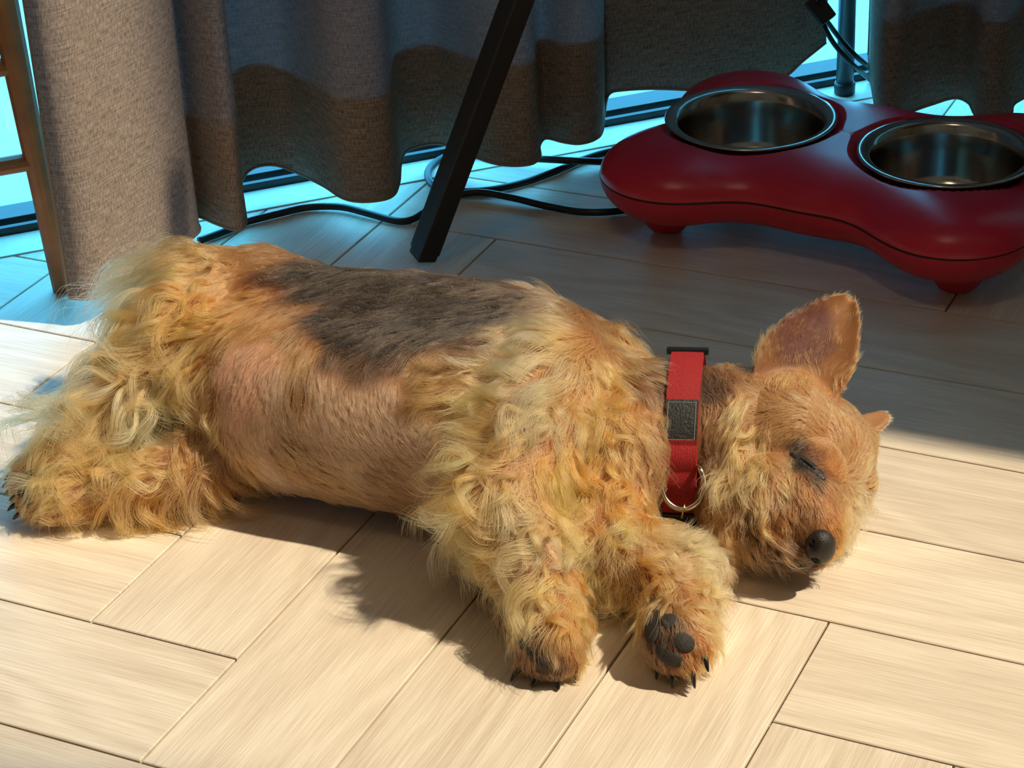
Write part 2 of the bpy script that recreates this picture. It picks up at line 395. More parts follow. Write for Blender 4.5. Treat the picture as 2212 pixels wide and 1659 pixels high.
# ------------------------------------------------------------------ desk with black slanting legs
desk = empty('desk', (.22, .565, 0)); tag(desk, 'desk on slanting black square-tube legs standing over the red bowl stand', 'desk')
DO = Vector(desk.location)
bm = bmesh.new(); add_box(bm, Vector((.70, .7475, .7325)) - DO, (.34, 0, 0), (0, .1825, 0), (0, 0, .0125), .003); mesh_obj('desk_top', bm, M_deskt, desk)
bm = bmesh.new()
for a, b_ in (((.235, .60), (1.01, .60)), ((.38, .90), (1.01, .90)), ((.38, .60), (.38, .90)), ((1.01, .60), (1.01, .90))):
    A, B = Vector((*a, .709)), Vector((*b_, .709)); d = (B-A); s_ = d.normalized().cross(Zv)
    add_box(bm, (A+B)/2 - DO, d/2, s_*.011, Zv*.011)
mesh_obj('under_frame', bm, M_black, desk)
def leg(foot, top, half, spin=0.0):
    foot, top = Vector(foot), Vector(top); ax = (top-foot); u = ax.normalized()
    a = (RI - u*RI.dot(u)).normalized(); b_ = u.cross(a)
    a, b_ = a*math.cos(spin) + b_*math.sin(spin), b_*math.cos(spin) - a*math.sin(spin)
    bm = bmesh.new(); base = foot + u*.006
    add_box(bm, (base+top)/2 - DO, a*half, b_*half, (top-base)/2, half*.16)
    o = mesh_obj('leg', bm, M_black, desk)
    bm = bmesh.new(); add_box(bm, foot + u*.0045 - DO, a*half*.93, b_*half*.93, u*.0042, half*.2)
    f = mesh_obj('foot_cap', bm, M_rubber, o)
    return o
fl = at(912, 556, .004); mid = at(1117, 0, .212); d_ = (mid - fl)/(mid.z - fl.z)
leg(fl, fl + d_*(.70 - fl.z), .0088, .55)
leg((.40, .925, .004), (.39, .895, .70), .0088)
leg((1.10, .545, .004), (1.0, .61, .70), .0088); leg((1.06, .94, .004), (1.0, .89, .70), .0088)
# round metal pole between the two curtains
ps = empty('metal_pole', at(1824, 205)); tag(ps, 'slim grey metal pole standing on the window border between the two curtains', 'pole')
M_pole = plain('grey_metal_pole', (92, 100, 106), .35, metal=.6, noise=.1, nscale=60)
bm = bmesh.new(); add_tube(bm, [(0, 0, .010), (0, 0, .30), (0, 0, .80), (0, 0, 1.25)], .0078, 20); mesh_obj('pole', bm, M_pole, ps, True)
bm = bmesh.new(); add_lathe(bm, [(0, .0012), (.0078, .0012), (.0092, .0024), (.0094, .011), (.0086, .0125), (.0078, .0126)], (0, 0, 0), 24); mesh_obj('foot_cap', bm, M_rubber, ps, True)
bm = bmesh.new(); add_lathe(bm, [(.0079, .148), (.0105, .150), (.0105, .170), (.0079, .172)], (0, 0, 0), 24); mesh_obj('clamp', bm, M_black, ps, True)
def by_glass(px, py, lim=.886):
    d = ray(px, py); return CAM + d*((lim - (CAM.y - CAM.x))/(d.y - d.x))
# black power brick and cords hanging at the far desk leg
pk = empty('power_adapter', at(1772, 20, .10)); tag(pk, 'black power adapter with two hanging cords beside the grey metal pole', 'adapter')
PO = Vector(pk.location); axd = (at(1795, 48, .088) - at(1752, -10, .108)).normalized()
bm = bmesh.new(); add_box(bm, (0, 0, 0), axd*.012, axd.cross(FWD).normalized()*.0075, FWD*.006, .0015); mesh_obj('adapter_body', bm, M_black, pk)
for pts in ([(1782, 40, .088), (1815, 84, .062), (1850, 122, .045), (1885, 150, None), (1925, 180, None)], [(1775, 45, .088), (1800, 92, .066), (1840, 138, .042), (1880, 172, None), (1905, 196, None)], [(1768, 0, .112), (1748, -60, .13), (1740, -160, .17)]):
    bm = bmesh.new(); add_tube(bm, [Vector(p) - PO for p in catmull([at(*q) if q[2] else by_glass(q[0], q[1]) for q in pts], 6)], .0023, 8); mesh_obj('cord', bm, M_rubber, pk, True)

# ------------------------------------------------------------------ cables on the floor
def cable(pts, label, r=.0030):
    path = catmull([at(x, y, z) for x, y, z in pts], 7); o0 = Vector((path[0][0], path[0][1], 0))
    bm = bmesh.new(); add_tube(bm, [Vector(p) - o0 for p in path], r, 12); o = mesh_obj('power_cable', bm, M_rubber, None, True); o.location = o0
    tag(o, label, 'cable', 'black cables on the floor'); return o
zr = .0034
cable([(430, 520, zr), (500, 494, zr), (530, 480, zr), (600, 462, zr), (665, 448, zr), (735, 447, .0045), (795, 461, .0045), (850, 476, zr), (885, 476, zr), (918, 457, zr), (950, 433, zr), (990, 421, .005), (1040, 416, .006), (1110, 428, .005), (1180, 445, zr), (1260, 458, zr), (1340, 455, zr), (1400, 440, zr)],
      'black cable snaking from the curtain past the slanting leg to the red stand')
cable([(1380, 352, zr), (1310, 350, .006), (1240, 347, .010), (1160, 343, .010), (1080, 338, .006), (1010, 334, zr), (965, 338, zr), (932, 358, zr), (924, 382, zr), (942, 404, zr), (985, 413, zr), (1050, 411, zr), (1125, 396, zr), (1195, 372, zr), (1255, 346, zr), (1310, 329, zr), (1370, 318, zr)],
      'black cable lying in a loop on the floor behind the slanting desk leg')

# ------------------------------------------------------------------ wooden chair by the window, one leg in view
chair = empty('wooden_chair', at(134, 622)); tag(chair, 'brown wooden chair at the left edge, its splayed leg beside the curtain', 'chair')
CO = Vector(chair.location)
foot = at(134, 624, .001); tp = at(19, 60, .22); d_ = (tp-foot)/(tp.z-foot.z); top = foot + d_*.44
def taper(name, A, B, h0, h1, mat, parent):
    A, B = Vector(A), Vector(B); u = (B-A).normalized(); a = (RI - u*RI.dot(u)).normalized(); b_ = u.cross(a); bm = bmesh.new()
    vs = []
    for P_, h in ((A, h0), (B, h1)):
        vs.append([bm.verts.new(P_ - CO + (a*math.cos(t)+b_*math.sin(t))*h) for t in [math.pi*2*k/12 for k in range(12)]])
    for k in range(12): bm.faces.new((vs[0][k], vs[0][(k+1) % 12], vs[1][(k+1) % 12], vs[1][k]))
    bm.faces.new(vs[0][::-1]); bm.faces.new(vs[1]); return mesh_obj(name, bm, mat, parent, False)
lg = taper('leg', foot, top, .0072, .0135, M_oldwood, chair)
side = -Sv*.36; dep = Nv*.10
legs = [(foot, top)]
f2, t2 = foot + side - Sv*.03, top + side + Sv*.02
taper('leg', (f2.x, f2.y, .001), t2, .0072, .0135, M_oldwood, chair)
fo3 = foot - Nv*.0 + (-Sv*.02)
b1, b2_ = foot - Nv*.34 - Sv*.25, top - Nv*.30 - Sv*.22
taper('leg', (b1.x, b1.y, .001), b2_, .0072, .0135, M_oldwood, chair)
taper('leg', (b1.x - .25, b1.y - .25, .001), b2_ - Sv*.3, .0072, .0135, M_oldwood, chair)
rg = foot + d_*.112
taper('rung', rg + Sv*.004, rg - Sv*.36, .0068, .0068, M_oldwood, chair)
taper('rung', foot + d_*.19, foot + d_*.19 - Sv*.36, .0068, .0068, M_oldwood, chair)
bm = bmesh.new(); sc_ = (top + t2 + b2_ + b2_ - Sv*.3)/4; add_box(bm, sc_ - CO + Zv*.008, Sv*.21, Nv*.19, Zv*.012, .006); mesh_obj('seat', bm, M_oldwood, chair)

# ------------------------------------------------------------------ bone-shaped red bowl stand and its two steel bowls
BZ = .075
c1, c2 = at(1622, 251, BZ), at(2046, 325, BZ)
BC = (c1+c2)/2; BC.z = 0
bx = (c2-c1); bx.z = 0; half = bx.length/2; bx.normalize(); by = Vector((-bx.y, bx.x, 0))
stand = empty('bone_shaped_stand', BC); tag(stand, 'glossy dark red bone-shaped double feeding stand under the desk', 'bowl stand')
def bone_sdf(x, y):
    d = np.full(np.shape(x), 9.0)
    def smin(a, b_, k):
        h = np.clip(.5 + .5*(b_-a)/k, 0, 1); return b_*(1-h) + a*h - k*h*(1-h)
    for sx in (-1, 1):
        for sy in (-1, 1):
            d = smin(d, np.hypot(x - sx*.112, y - sy*.066) - .060, .02)
        d = smin(d, np.hypot(np.maximum(np.abs(x - sx*.06) - .042, 0), np.maximum(np.abs(y) - .03, 0)) - .048, .03)
    d = smin(d, np.hypot(np.maximum(np.abs(x)-.06, 0), np.maximum(np.abs(y)-.040, 0)) - .044, .045)
    return d
NA = 300
out = []
for k in range(NA):
    a = 2*math.pi*k/NA; r0, r1 = .02, .25
    for _ in range(40):
        rm = (r0+r1)/2
        if float(bone_sdf(np.array(rm*math.cos(a)), np.array(rm*math.sin(a)))) < 0: r0 = rm
        else: r1 = rm
    out.append((r0*math.cos(a), r0*math.sin(a)))
out = np.array(out)
ZE = .048
def shell(name, upper, mat):
    rs = [1, .997, .991, .982, .97, .955, .935, .91] + [float(v) for v in np.linspace(.885, .03, 46)]
    vs, fs = [], []
    for r in rs:
        X, Y = out[:, 0]*r, out[:, 1]*r
        d = -bone_sdf(X, Y); d[d < 0] = 0
        if r == 1: d[:] = 0
        R0 = .050; q = np.sqrt(np.clip(1 - (1 - np.clip(d/R0, 0, 1))**2, 0, 1))
        if upper:
            z = ZE + .0004 + .027*q
            for sx in (-1, 1):
                rr = np.hypot(X - sx*half, Y)
                z = np.minimum(z, np.interp(rr, [0, .0535, .0575, .068, .085], [.014, .016, .062, .068, .09]))
        else:
            z = ZE - .0004 - .0330*np.minimum(q*1.03, 1)
        for x_, y_, z_ in zip(X, Y, z): vs.append(bx*float(x_) + by*float(y_) + Zv*float(z_))
    n = NA
    for k in range(len(rs)-1):
        for i in range(n):
            f = (k*n+i, k*n+(i+1) % n, (k+1)*n+(i+1) % n, (k+1)*n+i); fs.append(f if upper else f[::-1])
    vs.append(Zv*(.075 if upper else .0147)); c = len(vs)-1; k = len(rs)-1
    for i in range(n):
        f = (k*n+i, k*n+(i+1) % n, c); fs.append(f if upper else f[::-1])
    return pyd(name, vs, fs, mat, stand, True)
shell('upper_shell', True, M_red); lo_ = shell('lower_shell', False, M_redlow)
bm = bmesh.new(); add_tube(bm, [bx*float(x*.9965) + by*float(y*.9965) + Zv*ZE for x, y in out], .0010, 6, closed=True); mesh_obj('seam', bm, plain('seam_dark', (50, 8, 14), .6), stand, True)
for sx in (-1, 1):
    for sy in (-1, 1):
        bm = bmesh.new(); add_lathe(bm, [(0, 0.0004), (.010, .0004), (.0140, .002), (.0170, .006), (.021, .012), (.028, .0215)], bx*(sx*.119) + by*(sy*.070), 28); mesh_obj('foot', bm, M_redlow, stand, True)
def bowl(c, label):
    bm = bmesh.new(); R = .0675
    prof = [(R-.0005, -.0016), (R, -.0008), (R-.0006, 0), (R-.003, .0004), (R-.008, -.0012), (R-.0105, -.0035), (R-.0125, -.010), (R-.0140, -.024), (R-.0160, -.042), (R-.0200, -.0495), (R-.028, -.0525), (0, -.0530)]
    prof2 = [(0, -.0542), (R-.028, -.0537), (R-.0190, -.0505), (R-.0148, -.042), (R-.0128, -.024), (R-.0110, -.010), (R-.0095, -.0045), (R-.0072, -.0024), (R-.003, -.0010), (R-.0005, -.0016)]
    add_lathe(bm, prof + prof2, (0, 0, 0), 96); bmesh.ops.remove_doubles(bm, verts=bm.verts, dist=1e-6)
    bmesh.ops.recalc_face_normals(bm, faces=bm.faces)
    o = mesh_obj('steel_bowl', bm, M_steel, None, True); o.location = c; tag(o, label, 'bowl', 'steel bowls in the bone-shaped stand'); return o
bowl(c1, 'stainless steel feeding bowl fully in view, in the left end of the red stand')
bowl(c2, 'stainless steel feeding bowl cut by the right picture edge, in the red stand')
# ------------------------------------------------------------------ dog: body grown from tapered limbs, one continuous mesh
CAPS = []                 # (A, ra, B, rb)
def chain(pts):
    q = [(p[0] if isinstance(p[0], Vector) else at(p[0], p[1], p[2]), p[-1]) for p in pts]
    for (a, ra), (b_, rb) in zip(q[:-1], q[1:]): CAPS.append((a, ra, b_, rb))
    return q
torso = [(515, 742, .058, .052, .048), (650, 806, .062, .058, .056), (800, 830, .064, .061, .060), (950, 852, .064, .062, .061), (1080, 880, .064, .061, .059), (1195, 915, .060, .054, .051)]
torso = [tuple(q) for q in catmull(torso, 4)]
sp, be = [], []
for px, py, z, rs, rb in torso:
    c = at(px, py, z); sp.append((c + Vector((0, .026, 0)), rs)); be.append((c - Vector((0, .028, .002)), rb))
chain(sp); chain(be)
for (a, ra), (b_, rb) in zip(sp, be): CAPS.append((a, ra, b_, rb))
chain([(1195, 915, .060, .054), (1340, 945, .055, .048), (1480, 942, .050, .043), (1600, 950, .050, .044)])
chain([(1300, 1000, .055, .046), (1290, 1080, .045, .034)])
HC = at(1700, 958, .051)
chain([(HC, .0435), (at(1752, 975, .046), .0370)])
chain([(1615, 1010, .042, .036), (1600, 1085, .034, .029), (1620, 1125, .030, .024)])
chain([(1805, 985, .036, .028), (1830, 1040, .026, .018), (1838, 1075, .018, .012)])
chain([(1735, 1020, .048, .026), (1740, 1090, .042, .0235), (1752, 1140, .036, .0195), (1764, 1166, .031, .0135)])
chain([(1665, 1075, .042, .027), (1680, 1130, .034, .0235), (1715, 1170, .0275, .0185), (1745, 1192, .0215, .0125)])
chain([(1790, 1080, .030, .0195), (1795, 1130, .022, .014)])
# legs
chain([(1190, 835, .086, .042), (1140, 960, .080, .036), (1090, 1090, .064, .029), (1150, 1205, .043, .0225), (1188, 1300, .030, .0185), (1188, 1380, .020, .0185), (1192, 1415, .0145, .0145)])
chain([(1290, 1080, .042, .034), (1300, 1185, .031, .028), (1400, 1225, .029, .025), (1478, 1240, .026, .0215), (1466, 1320, .022, .0205), (1464, 1385, .020, .0195)])
chain([(470, 680, .078, .044), (405, 745, .074, .041), (305, 855, .056, .030), (200, 945, .040, .0195), (118, 1008, .030, .0155), (85, 1030, .025, .0155)])
chain([(560, 935, .036, .036), (470, 985, .029, .029), (355, 1028, .024, .022), (225, 1058, .019, .0165), (128, 1080, .016, .0145), (95, 1085, .0145, .0140)])
chain([(470, 680, .078, .044), (560, 690, .074, .048), (660, 740, .068, .052)])
chain([(400, 610, .088, .020), (325, 630, .084, .015)])
# toes of the four paws
TOES = {}
def toes(key, pts, r=.0072):
    TOES[key] = []
    for (x0, y0, z0), (x1, y1, z1) in pts:
        A, B = at(x0, y0, z0), at(x1, y1, z1); CAPS.append((A, r*1.1, B, r)); TOES[key].append((A, B, r))
toes('fore_up', [((1155, 1400, .016), (1140, 1420, .012)), ((1175, 1415, .016), (1168, 1437, .011)), ((1200, 1415, .017), (1202, 1442, .011)), ((1225, 1405, .018), (1232, 1428, .012))])
toes('fore_low', [((1430, 1385, .014), (1425, 1415, .010)), ((1452, 1400, .018), (1452, 1432, .012)), ((1480, 1400, .022), (1488, 1430, .017)), ((1500, 1375, .026), (1512, 1402, .023))])
toes('hind_up', [((75, 1015, .032), (52, 1020, .031)), ((68, 1030, .027), (44, 1036, .025)), ((70, 1045, .022), (45, 1052, .019)), ((78, 1058, .018), (55, 1066, .014))])
toes('hind_low', [((85, 1068, .020), (60, 1070, .019)), ((85, 1083, .014), (58, 1088, .013)), ((95, 1095, .010), (70, 1102, .009))], .0068)

def add_capsule(bm, A, ra, B, rb, seg=24, rings=7):
    d = B - A; L_ = d.length
    u = d.normalized() if L_ > 1e-6 else Vector((0, 0, 1)); a = u.orthogonal().normalized(); b_ = u.cross(a)
    prof = [(-math.cos(math.pi/2*k/rings)*ra, math.sin(math.pi/2*k/rings)*ra) for k in range(rings+1)]
    prof += [(L_ + math.sin(math.pi/2*k/rings)*rb, math.cos(math.pi/2*k/rings)*rb) for k in range(rings+1)]
    rows = []
    for h, r in prof:
        if r < 1e-7: rows.append([bm.verts.new(A + u*h)])
        else: rows.append([bm.verts.new(A + u*h + (a*math.cos(2*math.pi*k/seg) + b_*math.sin(2*math.pi*k/seg))*r) for k in range(seg)])
    for P_, Q_ in zip(rows[:-1], rows[1:]):
        for k in range(seg):
            k2 = (k+1) % seg
            f = []
            for v in (P_[k % len(P_)], P_[k2 % len(P_)], Q_[k2 % len(Q_)], Q_[k % len(Q_)]):
                if v not in f: f.append(v)
            if len(f) > 2: bm.faces.new(f)
SC = FPX/((HC - CAM).dot(FWD))           # pixels per metre at the head
def ear_shell(bm, base, axis_px, halfw, cup, thick, lean, nt=16, nw=12):
    """cupped leaf: base point, axis in the picture plane (metres along RI / UPV), half widths, cup depth"""
    ax = RI*axis_px[0] + UPV*axis_px[1] + FWD*lean
    L_ = ax.length; u = ax.normalized(); wv = (RI - u*RI.dot(u)).normalized() ; wv = (wv - FWD*.0).normalized(); nv = u.cross(wv)
    if nv.dot(FWD) > 0: nv = -nv       # towards the viewer
    front, back = [], []
    for i in range(nt+1):
        t = i/nt; hw = float(np.interp(t, [p[0] for p in halfw], [p[1] for p in halfw]))
        rf, rb_ = [], []
        for j in range(nw+1):
            q = -1 + 2*j/nw
            c = base + u*(L_*t) + wv*(hw*q) + nv*(cup*(q*q - .35)*(1 - .55*t))
            th = thick*(1 - .38*q*q)*(1 - .30*t)
            rf.append(bm.verts.new(c + nv*th/2)); rb_.append(bm.verts.new(c - nv*th/2))
        front.append(rf); back.append(rb_)
    for i in range(nt):
        for j in range(nw):
            bm.faces.new((front[i][j], front[i][j+1], front[i+1][j+1], front[i+1][j]))
            bm.faces.new((back[i][j], back[i+1][j], back[i+1][j+1], back[i][j+1]))
        for j, s_ in ((0, 1), (nw, -1)):
            bm.faces.new((front[i][j], front[i+1][j], back[i+1][j], back[i][j])[::s_])
    for i, s_ in ((0, -1), (nt, 1)):
        for j in range(nw):
            bm.faces.new((front[i][j], front[i][j+1], back[i][j+1], back[i][j])[::s_])
def px_off(px, py):      # metres in the picture plane, from the head centre
    hp = (1700, 962); return (px-hp[0])/SC, -(py-hp[1])/SC
bm = bmesh.new()
for A, ra, B, rb in CAPS: add_capsule(bm, A, ra, B, rb)
dx, dy = px_off(1690, 862); EB = HC + RI*dx + UPV*dy - FWD*.004
dx2, dy2 = px_off(1842, 645)
ear_shell(bm, EB, (dx2-dx, dy2-dy), [(0, .0235), (.15, .0275), (.35, .0285), (.55, .0250), (.72, .0195), (.85, .0140), (.94, .0090), (1, .0042)], .016, .0085, .012)
dx, dy = px_off(1842, 945); SB = HC + RI*dx + UPV*dy + FWD*.010; SB.z = max(SB.z, .026)
dx2, dy2 = px_off(1932, 902)
ear_shell(bm, SB, (dx2-dx, dy2-dy), [(0, .0075), (.3, .0085), (.6, .008), (.85, .0062), (1, .003)], .004, .0075, .012, 10, 8)
bmesh.ops.recalc_face_normals(bm, faces=bm.faces)
tmp_me = bpy.data.meshes.new('dog_raw'); bm.to_mesh(tmp_me); bm.free()
tmp = bpy.data.objects.new('dog_raw', tmp_me); COL.objects.link(tmp)
rm = tmp.modifiers.new('r', 'REMESH'); rm.mode = 'VOXEL'; rm.voxel_size = .0019
sm = tmp.modifiers.new('s', 'SMOOTH'); sm.factor = .5; sm.iterations = 8
dg = bpy.context.evaluated_depsgraph_get(); dg.update()
body_me = bpy.data.meshes.new_from_object(tmp.evaluated_get(dg)); body_me.name = 'body'
bpy.data.objects.remove(tmp); bpy.data.meshes.remove(tmp_me)
nv_ = len(body_me.vertices); BV = np.empty(nv_*3); body_me.vertices.foreach_get('co', BV); BV = BV.reshape(-1, 3)
BV[:, 2] = np.maximum(BV[:, 2], .0012); body_me.vertices.foreach_set('co', BV.ravel()); body_me.update()
body_me.polygons.foreach_set('use_smooth', [True]*len(body_me.polygons))
dog = empty('dog', (at(900, 1000).x, at(900, 1000).y, 0)); DGO = Vector(dog.location)
tag(dog, 'small tan and dark grey long-haired dog asleep on its side in the sun', 'dog')
body = link(bpy.data.objects.new('body', body_me)); body.parent = dog; body.matrix_parent_inverse = Matrix.Translation(DGO).inverted()
# ------------------------------------------------------------------ coat: flow guides sampled on the body
bvh = BVHTree.FromPolygons([Vector(v) for v in BV], [tuple(p.vertices) for p in body_me.polygons])
def hit(px, py):
    d = ray(px, py).normalized(); loc, no, _, _ = bvh.ray_cast(CAM, d)
    return loc, no
C_ = {k: np.array(lin(v)) for k, v in dict(PG=(250, 184, 124), G=(242, 160, 93), O=(232, 137, 68), T=(206, 135, 80), BB=(204, 158, 122), DK=(58, 47, 43),
      DT=(114, 78, 54), MZ=(158, 91, 43), BK=(28, 22, 19), PK=(214, 164, 130), FC=(248, 170, 102), EI=(158, 103, 75)).items()}
SKIN = {k: v*.32 for k, v in C_.items()}  # coat colours darkened to paint the shade beneath the hair
SKIN['PK'] = np.array(lin((202, 150, 120))); SKIN['BB'] = np.array(lin((186, 148, 118))); SKIN['EI'] = np.array(lin((100, 58, 52)))
